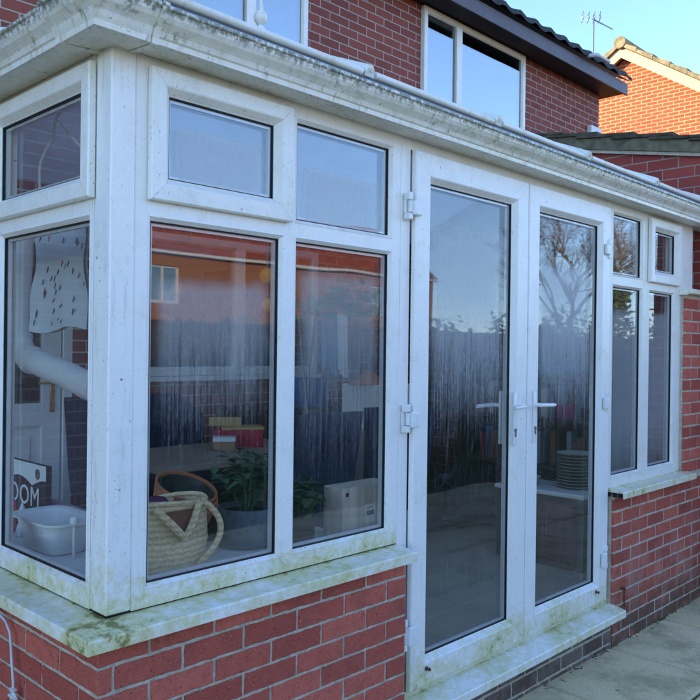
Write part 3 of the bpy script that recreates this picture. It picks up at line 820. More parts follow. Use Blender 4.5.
vt.tube([(14.72, gy, gz + .27), (24.2, gy, gz + .27)], .13, 10)
vt.build('verge_tile', M['tile_moss'], gab)
for s in (-1, 1):
    tile_roof('roof', 15.0, 24.2, gy + s * 4.6, gz + .18 - 4.6 * sl_, gy, gz + .18, M['tile_moss'], gab, dx=.1)
ch = MB(); ch.box(17.3, 18.0, 7.05, 7.75, 6.2, 8.25, .01); ch.box(17.25, 18.05, 7.0, 7.8, 8.25, 8.35, .01); ch.build('chimney', M['brick_gable'], gab)

aer = thing('television_aerial', 'grey television aerial on a mast above the dark roof edge', 'aerial', (17.3, 7.45, 8.35))
ax, ay, az = 17.3, 7.45, 9.98
am = MB(); am.tube([(ax, ay, 8.3), (ax, ay, az + .04)], .021, 8); am.build('mast', M['alu'], aer)
ab = MB(); ab.tube([(ax + .02, ay + .05, az), (ax + .22, ay - .40, az - .33)], .017, 6); ab.build('boom', M['alu'], aer)
at = MB()
for k in range(4):
    c = Vector((ax - .05, ay + .12, az + .02)) + Vector((.10, -.10, 0)) * (k - 1)
    at.tube([c + Vector((-.14, -.10, .09)), c + Vector((.14, .10, .10))], .010, 5); at.tube([c + Vector((-.16, -.12, -.06)), c + Vector((.16, .12, -.05))], .010, 5)
    at.tube([c + Vector((-.10, -.07, -.06)), c + Vector((-.08, -.06, .10))], .012, 5); at.tube([c + Vector((.10, .07, -.06)), c + Vector((.10, .07, .10))], .012, 5)
at.build('reflector', M['alu'], aer)
a2 = thing('television_aerial', 'second smaller aerial with many rods low beside the mast', 'aerial', (18.1, 7.1, 8.35))
am = MB(); am.tube([(17.95, 7.1, 8.3), (17.95, 7.1, 9.35)], .02, 6); am.build('mast', M['alu'], a2)
ab = MB(); ab.tube([(17.7, 7.35, 8.85), (18.5, 6.35, 8.45)], .022, 6); ab.build('boom', M['alu'], a2)
at = MB()
for k in range(10):
    t = k / 9; c = Vector((17.7 + .8 * t, 7.35 - 1.0 * t, 8.85 - .4 * t))
    at.tube([c + Vector((-.20, -.16, .1)), c + Vector((.20, .16, -.04))], .012, 5)
    at.tube([c + Vector((0, 0, -.14)), c + Vector((0, 0, .14))], .010, 5)
at.build('director_rod', M['alu'], a2)

# ================================================================== behind the camera (seen in the glass)
ter = thing('brick_terrace', 'sunlit orange brick terrace with a red tiled roof, mirrored in the window panes', 'terrace', (15.5, -26, 0))
tb = MB(); tops = []
txw = [(5.9, 7.3), (13.4, 14.8), (24.6, 25.8)]
tops = [(a, b, 3.1, 4.4) for a, b in txw] + [(a, b, .9, 2.2) for a, b in txw]
def wall_open_t(mb):
    xs = sorted({1.5, 29.1, *[v for o in tops for v in o[:2]]}); zs = sorted({0, 5.0, *[v for o in tops for v in o[2:]]})
    for i in range(len(xs) - 1):
        for j in range(len(zs) - 1):
            cx, cz = (xs[i] + xs[i + 1]) / 2, (zs[j] + zs[j + 1]) / 2
            if any(o[0] < cx < o[1] and o[2] < cz < o[3] for o in tops): continue
            mb.box(xs[i], xs[i + 1], -22.0, -21.7, zs[j], zs[j + 1])
wall_open_t(tb); tb.box(1.5, 1.8, -30, -22, 0, 5); tb.box(28.8, 29.1, -30, -22, 0, 5); tb.box(1.8, 28.8, -30, -29.7, 0, 5)
for xx in (1.5, 28.8): tb.prism([(xx, -21.7, 5), (xx, -30, 5), (xx, -25.85, 7.7)], (.3, 0, 0))
tb.build('wall', M['brick_terrace'], ter)
tile_roof('roof', 1.2, 29.4, -21.56, 4.98, -25.85, 7.85, M['tile_red'], ter, dx=.1)
tile_roof('roof', 1.2, 29.4, -30.35, 4.95, -25.85, 7.85, M['tile_red'], ter, dx=.3)
tg = MB(); tg.box(1.2, 29.4, -21.68, -21.52, 4.86, 4.97, .01); tg.build('gutter', M['white_paint'], ter)
for a, b, c, d in tops:
    w = MB(); mpT = lambda p, q, dd: Vector((p, -21.85 + dd, q))
    w.ring(mpT, a, b, c, d, [(0, 0), (0, .08), (.08, .08), (.08, 0)], 0); mbox(w, mpT, (a + b) / 2 - .04, (a + b) / 2 + .04, c + .05, d - .05, .0, .075)
    wo = w.build('window', M['white_paint'], ter)
    p = MB(); mbox(p, mpT, a + .07, b - .07, c + .07, d - .07, .02, .04); p.build('pane', M['pane_house'], wo)

fen = thing('timber_fence', 'dark timber panel fence across the garden, mirrored low in the panes', 'fence', (8, -7, 0))
for i in range(14):
    x0 = -6 + 1.95 * i
    f_ = MB()
    for k in range(13): f_.box(x0 + .05, x0 + 1.87, -7.02 + .01 * (k % 2), -6.995 + .01 * (k % 2), .08 + k * .14, .08 + k * .14 + .155)
    f_.box(x0 + .05, x0 + 1.87, -7.04, -6.96, 1.92, 1.97)
    f_.build('panel', M['fence'], fen)
    p = MB(); p.box(x0 - .045, x0 + .05, -7.05, -6.95, -.06, 2.05, .005); p.build('post', M['fence'], fen)

hg = thing('hedge', 'ragged dark hedge showing above the timber fence, mirrored in the panes', 'hedge', (10, -7.6, 0))
cr = MB(); rr = random.Random(31)
for i in range(17000):
    x = rr.uniform(-2, 24); top = 2.02 + .38 * math.sin(x * .9) + .3 * math.sin(x * 2.3 + 1) + .18 * math.sin(x * 5.1)
    c = Vector((x, -7.6 + rr.uniform(-.45, .45), rr.uniform(.3, 1) ** .6 * top + rr.uniform(-.1, .12))); q = rr.uniform(.03, .075)
    u_ = Vector((rr.uniform(-1, 1), rr.uniform(-1, 1), rr.uniform(-1, 1))).normalized(); v_ = u_.orthogonal().normalized()
    cr.face([cr.b.verts.new(c + u_ * q), cr.b.verts.new(c + v_ * q * .6), cr.b.verts.new(c - u_ * q), cr.b.verts.new(c - v_ * q * .6)])
cr.build('foliage', M['leaf_dark'], hg)
tk = MB()
for i in range(26): tk.tube([(-2 + i, -7.6, -.06), (-2 + i + rr.uniform(-.1, .1), -7.6, 1.8)], [.03, .012], 6)
tk.build('stem', M['bark'], hg)['kind'] = 'stuff'

def bare_tree(loc, h, seed, label):
    rr = random.Random(seed); t = thing('bare_tree', label, 'tree', loc, 'bare trees beyond the fence')
    tr = MB(); tw = MB()
    def grow(p, d, l, r, depth):
        q = p + d * l
        m = p + d * l * .5 + Vector((rr.uniform(-1, 1), rr.uniform(-1, 1), 0)) * l * .05
        (tr if depth < 2 else tw).tube([p, m, q], [r, r * .85, r * .7], 6 if depth < 3 else 4, False)
        if depth >= 7: return
        for _ in range(3 if depth > 0 else 4):
            a = Vector((rr.uniform(-1, 1), rr.uniform(-1, 1), rr.uniform(-.3, .9))).normalized()
            nd = (d * .95 + a * .75).normalized()
            grow(p + d * l * rr.uniform(.55, 1.), nd, l * rr.uniform(.62, .8), r * .58, depth + 1)
    grow(Vector(loc), Vector((0, 0, 1)), h * .27, h * .012, 0)
    tr.build('trunk', M['bark'], t); tw.build('crown', M['bark'], t)
bare_tree((36.5, -18.5, -.06), 13.0, 3, 'tall bare tree with fine twigs, mirrored in the right door')
bare_tree((43, -20, -.06), 14.0, 5, 'bare tree mirrored at the far right of the door glass')
hd_ = thing('conifer', 'bushy olive green conifer beside the bare trees', 'tree', (38.5, -17, 0))
tk = MB(); tk.tube([(38.5, -17, -.06), (38.5, -17, 5.5)], [.16, .04], 8); tk.build('trunk', M['bark'], hd_)
cr = MB(); rr = random.Random(9)
for i in range(2600):
    z = rr.uniform(.4, 6.6); rad = 1.7 * (1 - (z / 6.9) ** 1.5) * math.sqrt(rr.random()); a = rr.uniform(0, 6.283)
    c = Vector((38.5 + rad * math.cos(a), -17 + rad * math.sin(a), z)); s = rr.uniform(.08, .2)
    u_ = Vector((rr.uniform(-1, 1), rr.uniform(-1, 1), rr.uniform(-1, 1))).normalized(); v_ = u_.orthogonal().normalized()
    cr.face([cr.b.verts.new(c + u_ * s), cr.b.verts.new(c + v_ * s * .5), cr.b.verts.new(c - u_ * s), cr.b.verts.new(c - v_ * s * .5)])
cr.build('crown', M['leaf_hedge'], hd_)

exec_interior = True
# ================================================================== THINGS INSIDE
WB = .868
# straw basket bag
bag = thing('straw_bag', 'woven straw shopping bag on the window board by the corner post', 'bag', (.36, .27, WB))
b = MB(); bc = Vector((.365, .265, WB)); N = 40
def oval(rx, ry, z, k=0):
    return [bc + Vector((rx * math.cos(2 * math.pi * i / N) + .0015 * math.sin(9 * i), ry * math.sin(2 * math.pi * i / N), z + k * .006 * math.sin(4 * math.pi * i / N))) for i in range(N)]
b.loft([oval(.110, .070, .0), oval(.140, .088, .03), oval(.152, .094, .10), oval(.150, .082, .17), oval(.148, .066, .228, 1), oval(.138, .056, .228, 1), oval(.138, .075, .12), oval(.10, .06, .02)], True, True)
b.build('body', M['straw'], bag, True)
rmb = MB(); rmb.tube([p + Vector((0, 0, .002)) for p in oval(.147, .064, .23, 1)] + [oval(.147, .064, .232, 1)[0]], .010, 8); rmb.build('rim', M['straw'], bag, True)
for sy in (-1,):
    h = MB(); pts = []
    for i in range(21):
        t = i / 20; x = bc.x - .085 + .17 * t
        drop = math.sin(math.pi * t)
        pts.append((x - .005, bc.y + sy * (.070 + .042 * drop), WB + .228 - .125 * min(1, 1.6 * min(t, 1 - t)) ))
    h.tube(pts, .0125, 8); h.build('handle', M['straw'], bag, True)
h = MB(); pts = []
for i in range(25):
    t = i / 24
    pts.append((bc.x + .095 + .062 * math.sin(math.pi * (t ** .8)) - .04 * t, bc.y - .058 - .04 * math.sin(math.pi * t) - .03 * t, WB + .232 - .215 * t))
h.tube(pts, .0105, 8); h.build('handle', M['straw'], bag, True)
c_ = MB(); c_.lathe([(.01, .07), (.075, .10), (.085, .18), (.05, .222), (.03, .245), (.001, .252)], (bc.x - .03, bc.y + .02, WB), 18); c_.build('lining_cloth', M['purple'], bag, True)
pb = MB(); pb.prism([(bc.x - .055, bc.y - .075, WB + .212), (bc.x + .055, bc.y - .075, WB + .212), (bc.x + .0, bc.y - .1025, WB + .125)], (0, .004, 0)); pb.build('leather_flap', plain('leather_brown', (.18, .06, .03), .6, .3, .2), bag)

# terracotta pots nested and tilted behind the bag
tilt = Matrix.Rotation(R(22), 4, 'X') @ Matrix.Rotation(R(5), 4, 'Y')
def pot_prof(rt, rb, h, th=.007):
    return [(rb * .3, 0), (rb, 0), (rt * .93, h - .032), (rt * .93 + .004, h - .030), (rt, h - .004), (rt - .002, h), (rt - th, h), (rt - th - .006, h - .03), (rb - th, .012), (rb * .3, .012)]
for k, (dz, lab) in enumerate(((.0, 'lowest terracotta pot of the tilted nest behind the straw bag'), (.018, 'middle terracotta pot of the tilted nest behind the straw bag'), (.036, 'top terracotta pot of the tilted nest, its dark inside showing'))):
    p = MB(); p.lathe(pot_prof(.118 - .002 * k, .085, .215), (.500, .455, WB + .018 + dz), 40, tilt)
    tag(p.build('plant_pot', M['terracotta'], None, 35), lab, 'plant pot', 'nested terracotta pots')
ip = MB(); ip.lathe([(.05, .05), (.092, .178), (.097, .188), (.092, .189), (.05, .06)], (.500, .447, WB + .072), 36, tilt)
tag(ip.build('plant_pot', M['black'], None, 35), 'black liner added to darken the inside of the top terracotta pot', 'plant pot')  # black liner paints the shade inside the terracotta pot

# foliage plants
def leaf(mb, p, d, ln, wd, rr, droop=.3):
    d = d.normalized(); s = d.cross(Vector((0, 0, 1)))
    if s.length < .01: s = Vector((1, 0, 0))
    s.normalize(); up = s.cross(d)
    q = [p, p + d * ln * .35 + up * .02 * ln, p + d * ln * .7 - Vector((0, 0, droop * ln * .2)), p + d * ln - Vector((0, 0, droop * ln * .5))]
    w = [.12, 1., .75, .05]
    prev = None
    for a, ww in zip(q, w):
        cur = (mb.b.verts.new(a - s * wd * ww * .5 + up * wd * .12 * ww), mb.b.verts.new(a), mb.b.verts.new(a + s * wd * ww * .5 + up * wd * .12 * ww))
        if prev:
            mb.face([prev[0], prev[1], cur[1], cur[0]]); mb.face([prev[1], prev[2], cur[2], cur[1]])
        prev = cur
def plant(loc, h, spread, nst, nlf, ll, lw, potm, pot, label, lm, seed):
    rr = random.Random(seed); t = thing('potted_plant', label, 'plant', loc)
    p = MB(); p.lathe(pot, loc, 32); p.build('pot', potm, t, 35)
    so_ = MB(); zt = max(z for r, z in pot); rt = max(r for r, z in pot); so_.lathe([(rt * .85, zt - .03), (rt * .85, zt - .022), (.01, zt - .018)], loc, 20); so_.build('soil', M['soil'], t)
    st = MB(); lf = MB(); base = Vector(loc) + Vector((0, 0, zt - .02))
    for i in range(nst):
        a = rr.uniform(0, 6.283); out = rr.uniform(.2, 1) * spread; tip = base + Vector((math.cos(a) * out, math.sin(a) * out, h * rr.uniform(.5, 1)))
        mid = base.lerp(tip, .5) + Vector((0, 0, h * .12))
        st.tube([base + Vector((math.cos(a) * .02, math.sin(a) * .02, 0)), mid, tip], [.004, .003, .002], 5)
        for j in range(nlf):
            tt = rr.uniform(.35, 1.); c = base.lerp(mid, tt * 2) if tt < .5 else mid.lerp(tip, tt * 2 - 1)
            aa = rr.uniform(0, 6.283)
            leaf(lf, c, Vector((math.cos(aa), math.sin(aa), rr.uniform(-.3, .6))), ll * rr.uniform(.6, 1.2), lw * rr.uniform(.7, 1.2), rr)
    st.build('stem', M['leaf_mid'], t); lf.build('foliage', lm, t, True)
gp = [(.05, 0), (.098, 0), (.112, .01), (.114, .135), (.110, .145), (.102, .145), (.100, .03), (.05, .02)]
plant((.785, .37, WB), .24, .19, 22, 9, .075, .040, M['pot_grey'], gp, 'bushy green plant in a grey cylinder pot beside the straw bag', M['leaf_mid'], 1)
cp1 = [(.03, 0), (.05, 0), (.062, .10), (.066, .112), (.060, .113), (.055, .02), (.03, .015)]
plant((.925, .22, WB), .12, .08, 9, 5, .085, .060, M['black'], cp1, 'round-leaved plant in a black pot left of the wooden box', M['leaf_dark'], 2)
plant((1.02, .33, WB), .14, .08, 9, 5, .085, .060, M['soil'], cp1, 'dark trailing plant in a brown-black pot close behind the wooden box', M['leaf_dark'], 6)

# wooden box
wb = thing('wooden_box', 'pale wooden box with a small white sticker standing at the front window', 'box', (1.17, .19, WB))
b = MB(); b.box(1.072, 1.36, .135, .245, WB, WB + .205, .002); b.build('body', M['wood_pale'], wb)
b = MB(); b.lathe([(.0085, 0), (.0085, .0015)], (1.093, .135, WB + .180), 16, Matrix.Rotation(R(90), 4, 'X')); b.build('hole_shade_disc', M['ink'], wb)  # dark disc painting a shaded hole; none is cut
b = MB(); b.box(1.195, 1.255, .1335, .135, WB + .055, WB + .128); stk = b.build('sticker', M['paper_white'], wb)
b = MB()
for i in range(11): b.box(1.203 + .004 * i, 1.203 + .004 * i + (.0025 if i % 3 else .0014), .1328, .1335, WB + .085, WB + .104)
for i in range(2): b.box(1.203, 1.240, .1328, .1335, WB + .112 + .006 * i, WB + .1145 + .006 * i)
b.build('print', M['ink'], stk)

# folded cloth hanging in the left window on a line
ln_ = MB(); ln_.tube([(.36, .2, 2.115), (.36, 1.0, 2.105), (.36, 2.68, 2.13)], .003, 6)
tag(ln_.build('washing_line', M['cable']), 'thin indoor washing line holding the patterned cloth', 'washing line')
cl = MB(); nu, nv = 22, 26; rr = random.Random(2)
def cloth_pt(i, j, side):
    u, v = i / nu, j / nv
    y = .835 + .415 * u + .012 * math.sin(v * 5 + u * 3) * v + (.02 * v if u > .5 else -.012 * v)
    z = 2.107 - .43 * v + .012 * math.sin(u * 6) * v
    x = .360 + .010 * math.sin(u * 9 + v * 2) * (.3 + v) + .006 * math.sin(v * 11 + u * 4)
    return Vector((x - side * (.006 + .006 * v), y, z))
for sd in (1, -1):
    vs = [[cl.b.verts.new(cloth_pt(i, j, sd)) for i in range(nu + 1)] for j in range(nv + 1)]
    for j in range(nv):
        for i in range(nu): cl.face([vs[j][i], vs[j][i + 1], vs[j + 1][i + 1], vs[j + 1][i]])
clo = cl.build('tea_towel', M['white_cloth'], None, True)
tag(clo, 'white cloth printed with small coloured pegs hanging inside the left window', 'cloth')
pm = [plain('peg_print_navy', (.03, .06, .14), .9, .1, .1), plain('peg_print_red', (.45, .03, .04), .9, .1, .1), plain('peg_print_teal', (.2, .5, .52), .9, .1, .1), M['ink']]
pg = MB(); rr = random.Random(12)
for i in range(38):
    u, v = rr.random() * .9 + .05, rr.random() * .92 + .04
    p = cloth_pt(u * nu, v * nv, 1) + Vector((-.0022, 0, 0)); a = rr.uniform(.6, 1.3); s = .017
    pg.mi = rr.choice((0, 0, 0, 1, 3, 3, 2))
    for da in (-.16, .16):
        d = Vector((0, math.cos(a + da) * -1, math.sin(a + da))); n_ = Vector((0, -d.z, d.y)) * .0014
        pg.prism([p - n_, p + n_, p + d * s * 1.6 + n_, p + d * s * 1.6 - n_], (-.0008, 0, 0))
pg.build('peg_print', pm, clo)

# loose flex hanging high in the left window
fx = MB()
ctrl = [(.14, .58, 2.43), (.14, .635, 2.39), (.14, .65, 2.34), (.14, .705, 2.30), (.14, .75, 2.255), (.14, .755, 2.19), (.14, .74, 2.10), (.14, .78, 2.0)]
def spline(c, n=6):
    c = [Vector(p) for p in c]; out = []
    for i in range(len(c) - 1):
        p0, p1, p2, p3 = c[max(i - 1, 0)], c[i], c[i + 1], c[min(i + 2, len(c) - 1)]
        for k in range(n):
            t = k / n; out.append(.5 * ((2 * p1) + (p2 - p0) * t + (2 * p0 - 5 * p1 + 4 * p2 - p3) * t * t + (3 * p1 - p0 - 3 * p2 + p3) * t ** 3))
    return out + [c[-1]]
fx.tube(spline(ctrl), .005, 6)
tag(fx.build('loose_flex', M['cable'], None, True), 'thin pale flex curling down inside the upper left window', 'cable')
fx = MB(); fx.tube(spline([(.16, .66, 2.40), (.16, .58, 2.345), (.16, .52, 2.30), (.16, .46, 2.26), (.16, .38, 2.22)]), .004, 6)
tag(fx.build('loose_flex', M['cable'], None, True), 'second pale flex slanting down to the corner post high in the left window', 'cable')
# white flexible duct
du = MB(); path = [(.47, 1.66, 2.20), (.46, 1.66, 1.95), (.45, 1.66, 1.74), (.45, 1.64, 1.64), (.45, 1.58, 1.575), (.45, 1.48, 1.545), (.45, 1.32, 1.52), (.45, 1.15, 1.49), (.45, .98, 1.455), (.45, .86, 1.435)]
fine = []
for a, b_ in zip(path, path[1:]):
    for k in range(5): fine.append(Vector(a).lerp(Vector(b_), k / 5))
du.tube(fine, [.056 + (.0015 if i % 4 == 0 else 0) for i in range(len(fine))], 20)
dut = thing('duct_pipe', 'fat white plastic pipe bending across the left window inside', 'pipe', (.46, 1.66, 1.9)); du.build('pipe', M['white_paint'], dut, True)
dc = MB()
for k in (14, 24): dc.tube([fine[k], fine[k + 1]], .064, 20)
dc.build('collar', M['white_paint'], dut, True)

# picture book standing against a pot-bellied stand on the left board
bk = thing('picture_book', 'upright picture book with big white capital letters in the left window', 'book', (.31, 1.25, WB))
b = MB(); b.box(.300, .325, 1.02, 1.50, WB + .02, WB + .268, .002); b.build('cover', M['ink'], bk)
b = MB(); bz = WB + .02
arc = [(.2985, 1.02, bz + .248), (.2985, 1.50, bz + .248)] + [(.2985, 1.50 - .48 * i / 16, bz + .160 + .030 * abs(math.cos(i / 16 * 2 * math.pi))) for i in range(17)]
b.prism(arc, (.0015, 0, 0)); b.build('title_band', M['paper_white'], bk)
b = MB(); b.prism([(.2985, 1.02, bz), (.2985, 1.50, bz), (.2985, 1.50, bz + .05), (.2985, 1.30, bz + .03), (.2985, 1.02, bz + .06)], (.0015, 0, 0)); b.build('picture', M['ink_blue'], bk)
b = MB(); b.lathe([(.022, 0), (.022, .001)], (.2975, 1.09, bz + .21), 20, Matrix.Rotation(R(90), 4, 'Y')); b.build('seal', M['alu'], bk)
def text(body, size, loc, mat, par, name='lettering'):
    cu = bpy.data.curves.new(name, 'FONT'); cu.body = body; cu.size = size; cu.extrude = .001; cu.align_x = 'CENTER'; cu.space_character = 1.12; cu.resolution_u = 6
    o = bpy.data.objects.new(name, cu); COL.objects.link(o); bpy.context.view_layer.update()
    dg = bpy.context.evaluated_depsgraph_get(); me = bpy.data.meshes.new_from_object(o.evaluated_get(dg)); bpy.data.objects.remove(o)
    me.materials.clear(); me.materials.append(mat)
    mt = Matrix.Translation(loc) @ Matrix.Rotation(R(-90), 4, 'Z') @ Matrix.Rotation(R(90), 4, 'X')
    me.transform(mt); ob = bpy.data.objects.new(name, me); COL.objects.link(ob); ob.parent = par; ob.location = -par.location
    return ob
text('DOOM', .112, (.2970, 1.255, bz + .078), M['paper_white'], bk)
text('RA', .07, (.2970, 1.33, bz + .014), M['paper_white'], bk)
# little figures in front of the book
def figure(loc, body, hat, label):
    t = thing('ornament', label, 'ornament', loc, 'ornaments before the book')
    b = MB(); b.lathe([(.001, 0), (.020, .004), (.024, .022), (.017, .048), (.012, .056)], loc, 18); b.build('body', body, t, True)
    b = MB(); b.lathe([(.006, .052), (.015, .060), (.018, .072), (.013, .086), (.004, .092)], loc, 18); b.build('head', M['paper_white'], t, True)
    b = MB(); b.lathe([(.021, .082), (.018, .088), (.010, .110), (.001, .134)], loc, 18); b.build('hat', hat, t, True)
figure((.235, 1.16, WB), M['red_paint'], M['red_paint'], 'small red ornament figure with a pointed hat before the book')
figure((.225, 1.06, WB), M['paper_white'], M['paper_white'], 'small white ornament figure standing right of the red one')
# white tub
tb_ = MB()
def sq(rx, ry, z, n=44):
    out = []
    for i in range(n):
        a = 2 * math.pi * i / n; c, q = math.cos(a), math.sin(a)
        out.append(Vector((.235 + rx * math.copysign(abs(c) ** .45, c), .80 + ry * math.copysign(abs(q) ** .45, q), WB + z)))
    return out
tb_.loft([sq(.06, .11, 0), sq(.072, .125, .004), sq(.098, .165, .112), sq(.112, .182, .114), sq(.112, .182, .122), sq(.100, .168, .121), sq(.090, .155, .116), sq(.068, .120, .012), sq(.04, .08, .010)])
tub = tb_.build('plastic_tub', M['paper_white'], None, 35); tag(tub, 'white plastic tub on the left window board', 'tub')
jb = MB(); jb.lathe([(.001, 0), (.012, .004), (.016, .016), (.012, .028), (.001, .032)], (.22, .625, WB + .115), 16); jb.lathe([(.006, 0), (.004, .116)], (.22, .625, WB), 10)
tag(jb.build('knob_stand', M['paper_white'], None, True), 'slim white stand with a round knob between tub and bag', 'stand')
# lilac cushion-like box behind the tub
lb = MB(); lb.box(.34, .40, .70, 1.30, WB, WB + .115, .02, seg=3); tag(lb.build('storage_tray', plain('lilac_plastic', (.30, .26, .32), .6, .3, .1), None, True), 'long low lilac tray lying behind the white tub', 'tray')

# table and what lies on it
tbl = thing('dining_table', 'pale wooden table in the middle of the conservatory', 'table', (1.75, 1.75, .25))
b = MB(); b.box(1.10, 2.35, 1.45, 2.20, .965, 1.0, .004); b.build('tabletop', M['oak'], tbl)
for lx in (1.16, 2.29):
    for ly in (1.51, 2.14):
        b = MB(); b.box(lx - .035, lx + .035, ly - .035, ly + .035, .25, .965, .003); b.build('leg', M['oak'], tbl)
def card_box(name, x, y, z, sx, sy, sz, rz, mat, label, cat='box', lid=None, group=None):
    t = thing(name, label, cat, (x, y, z), group); t.rotation_euler = (0, 0, rz)
    b = MB(); b.box(-sx / 2, sx / 2, -sy / 2, sy / 2, 0, sz, .002); o = b.build('body', mat); o.parent = t
    if lid:
        b = MB(); b.box(-sx / 2 - .003, sx / 2 + .003, -sy / 2 - .003, sy / 2 + .003, sz - .004, sz + .02, .002); q = b.build('lid', lid); q.parent = t
    return t
card_box('games_box', 1.98, 1.95, 1.0, .30, .20, .085, R(-38), M['red_card'], 'red games box lying on the table behind the plants', lid=M['red_card'])
card_box('paper_pack', 1.99, 1.93, 1.106, .26, .17, .018, R(-33), M['yellow_card'], 'flat yellow pack lying on top of the red games box', 'pack')
yb = card_box('yellow_booklet', 1.91, 2.00, 1.124, .20, .010, .055, R(-38), M['yellow_card'], 'yellow booklet standing on the flat yellow pack', 'booklet')
card_box('biscuit_tin', 1.80, 1.86, 1.0, .13, .11, .055, R(-38), M['card'], 'small brown tin with a pale lid left of the red box', 'tin', M['paper_white'])
bx2 = card_box('blue_crate', 2.98, 2.42, 1.18, .22, .24, .21, R(0), M['blue'], 'bright blue plastic crate standing beneath the back window', 'crate')
cab2 = thing('side_cabinet', 'dark low cabinet against the back wall under the window', 'cabinet', (2.9, 2.5, .25))
b = MB(); b.box(2.35, 3.45, 2.28, 2.70, .25, 1.18, .004); b.build('carcass', M['dark_wood'], cab2)
for k in range(2):
    b = MB(); b.box(2.37 + .54 * k, 2.90 + .54 * k, 2.262, 2.2795, .28, 1.15, .003); b.build('door', M['dark_wood'], cab2)
# dining chairs
def chair(x, y, rz, label):
    t = thing('dining_chair', label, 'chair', (x, y, .25), 'navy dining chairs'); t.rotation_euler = (0, 0, rz)
    def P(mb, name, m, s=False):
        o = mb.build(name, m, None, s); o.parent = t
    b = MB(); b.box(-.22, .22, -.21, .21, .42, .50, .02, seg=2); P(b, 'seat', M['navy'])
    b = MB()
    b.loft([[Vector((sx * (.20 + .015 * k), .20 + .02 * k + dy, .44 + .20 * k)) for sx, dy in ((-1, 0), (1, 0), (1, .05), (-1, .05))] for k in range(4)]); P(b, 'backrest', M['navy'])
    for sx in (-1, 1):
        for sy in (-1, 1):
            b = MB(); b.tube([(sx * .19, sy * .18, .43), (sx * .20, sy * .20, 0)], [.02, .014], 8); P(b, 'leg', M['dark_wood'])
chair(1.66, 1.12, R(180), 'navy padded dining chair with its back to the front window, nearest the plants')
chair(2.40, 1.20, R(168), 'navy padded dining chair farther right, half behind the wooden box')
chair(1.45, 2.46, R(0), 'navy padded dining chair between table and back brick wall')
chair(2.05, 2.46, R(4), 'navy padded dining chair against the wall beside the red games box')
card_box('grey_case', 2.585, 1.56, .25, .24, .26, .84, R(4), plain('grey_vinyl', (.30, .27, .25), .6, .3, .1), 'tall grey case standing on the floor between the two navy chairs', 'case')
# hanging towels on a clothes airer near the back window
air = thing('clothes_airer', 'tall folding airer of thin rails behind the table', 'airer', (2.75, 2.0, .25))
b = MB()
for sx in (2.55, 3.15):
    for dy in (-.15, .15): b.tube([(sx, 1.95 + dy, .25), (sx, 1.95 - dy * .6, 1.88)], .009, 6)
for dy in (-.09, .0, .09): b.tube([(2.55, 1.95 + dy, 1.86), (3.15, 1.95 + dy, 1.86)], .006, 6)
b.build('frame', M['alu'], air)
def towel(x0, x1, y, z0, z1, mat, label, ph=0.):
    c = MB(); n = 14; m = 10
    for sd in (0, .008):
        vs = [[c.b.verts.new((x0 + (x1 - x0) * i / n, y + sd + .016 * math.sin(i * 1.3 + ph) * (j / m), z1 - (z1 - z0) * j / m + .03 * (j / m) * math.sin(i * .35 + ph))) for i in range(n + 1)] for j in range(m + 1)]
        for j in range(m):
            for i in range(n): c.face([vs[j][i], vs[j][i + 1], vs[j + 1][i + 1], vs[j + 1][i]])
    tag(c.build('towel', mat, None, True), label, 'towel', 'washing on the airer')
towel(2.60, 2.75, 1.86, 1.46, 1.865, M['towel_blue'], 'blue towel hanging on the airer')
towel(2.755, 2.86, 1.86, 1.44, 1.865, M['paper_white'], 'white towel hanging on the airer beside the blue one', 1.)
towel(2.88, 3.08, 1.95, 1.50, 1.865, M['burgundy'], 'dark burgundy towel hanging rightmost on the airer', 2.)
# white freezer box with orange cloth
fz = thing('storage_box', 'white storage box with an orange cloth thrown on its top', 'box', (2.95, 1.62, .25))
b = MB(); b.box(2.72, 3.15, 1.42, 1.78, .25, 1.38, .01); b.build('body', M['white_paint'], fz)
oc = MB(); oc.lathe([(.16, 0), (.15, .012), (.09, .035), (.05, .075), (.01, .09)], (2.80, 1.60, 1.38), 20, Matrix.Diagonal((1, .8, 1, 1)))
tag(oc.build('orange_cloth', M['orange'], None, True), 'crumpled orange cloth on top of the white storage box', 'cloth')
# yellow paper lanterns
for (x, y, z, r, lab) in ((2.32, 2.1, 2.10, .052, 'yellow round paper lantern hanging high near the back window'), (2.34, 2.12, 1.905, .046, 'lower yellow paper lantern on the same string')):
    t = thing('paper_lantern', lab, 'lantern', (x, y, z), 'yellow paper lanterns')
    b = MB(); b.lathe([(r * math.sin(a) + .001, -r * math.cos(a)) for a in [i * math.pi / 12 for i in range(13)]], (x, y, z), 20); b.build('shade', M['lamp_yellow'], t, True)
    b = MB(); b.tube([(x, y, z + r), (x, y, z + .14 if z < 2 else 2.9)], .0015, 5); b.build('string', M['cable'], t)

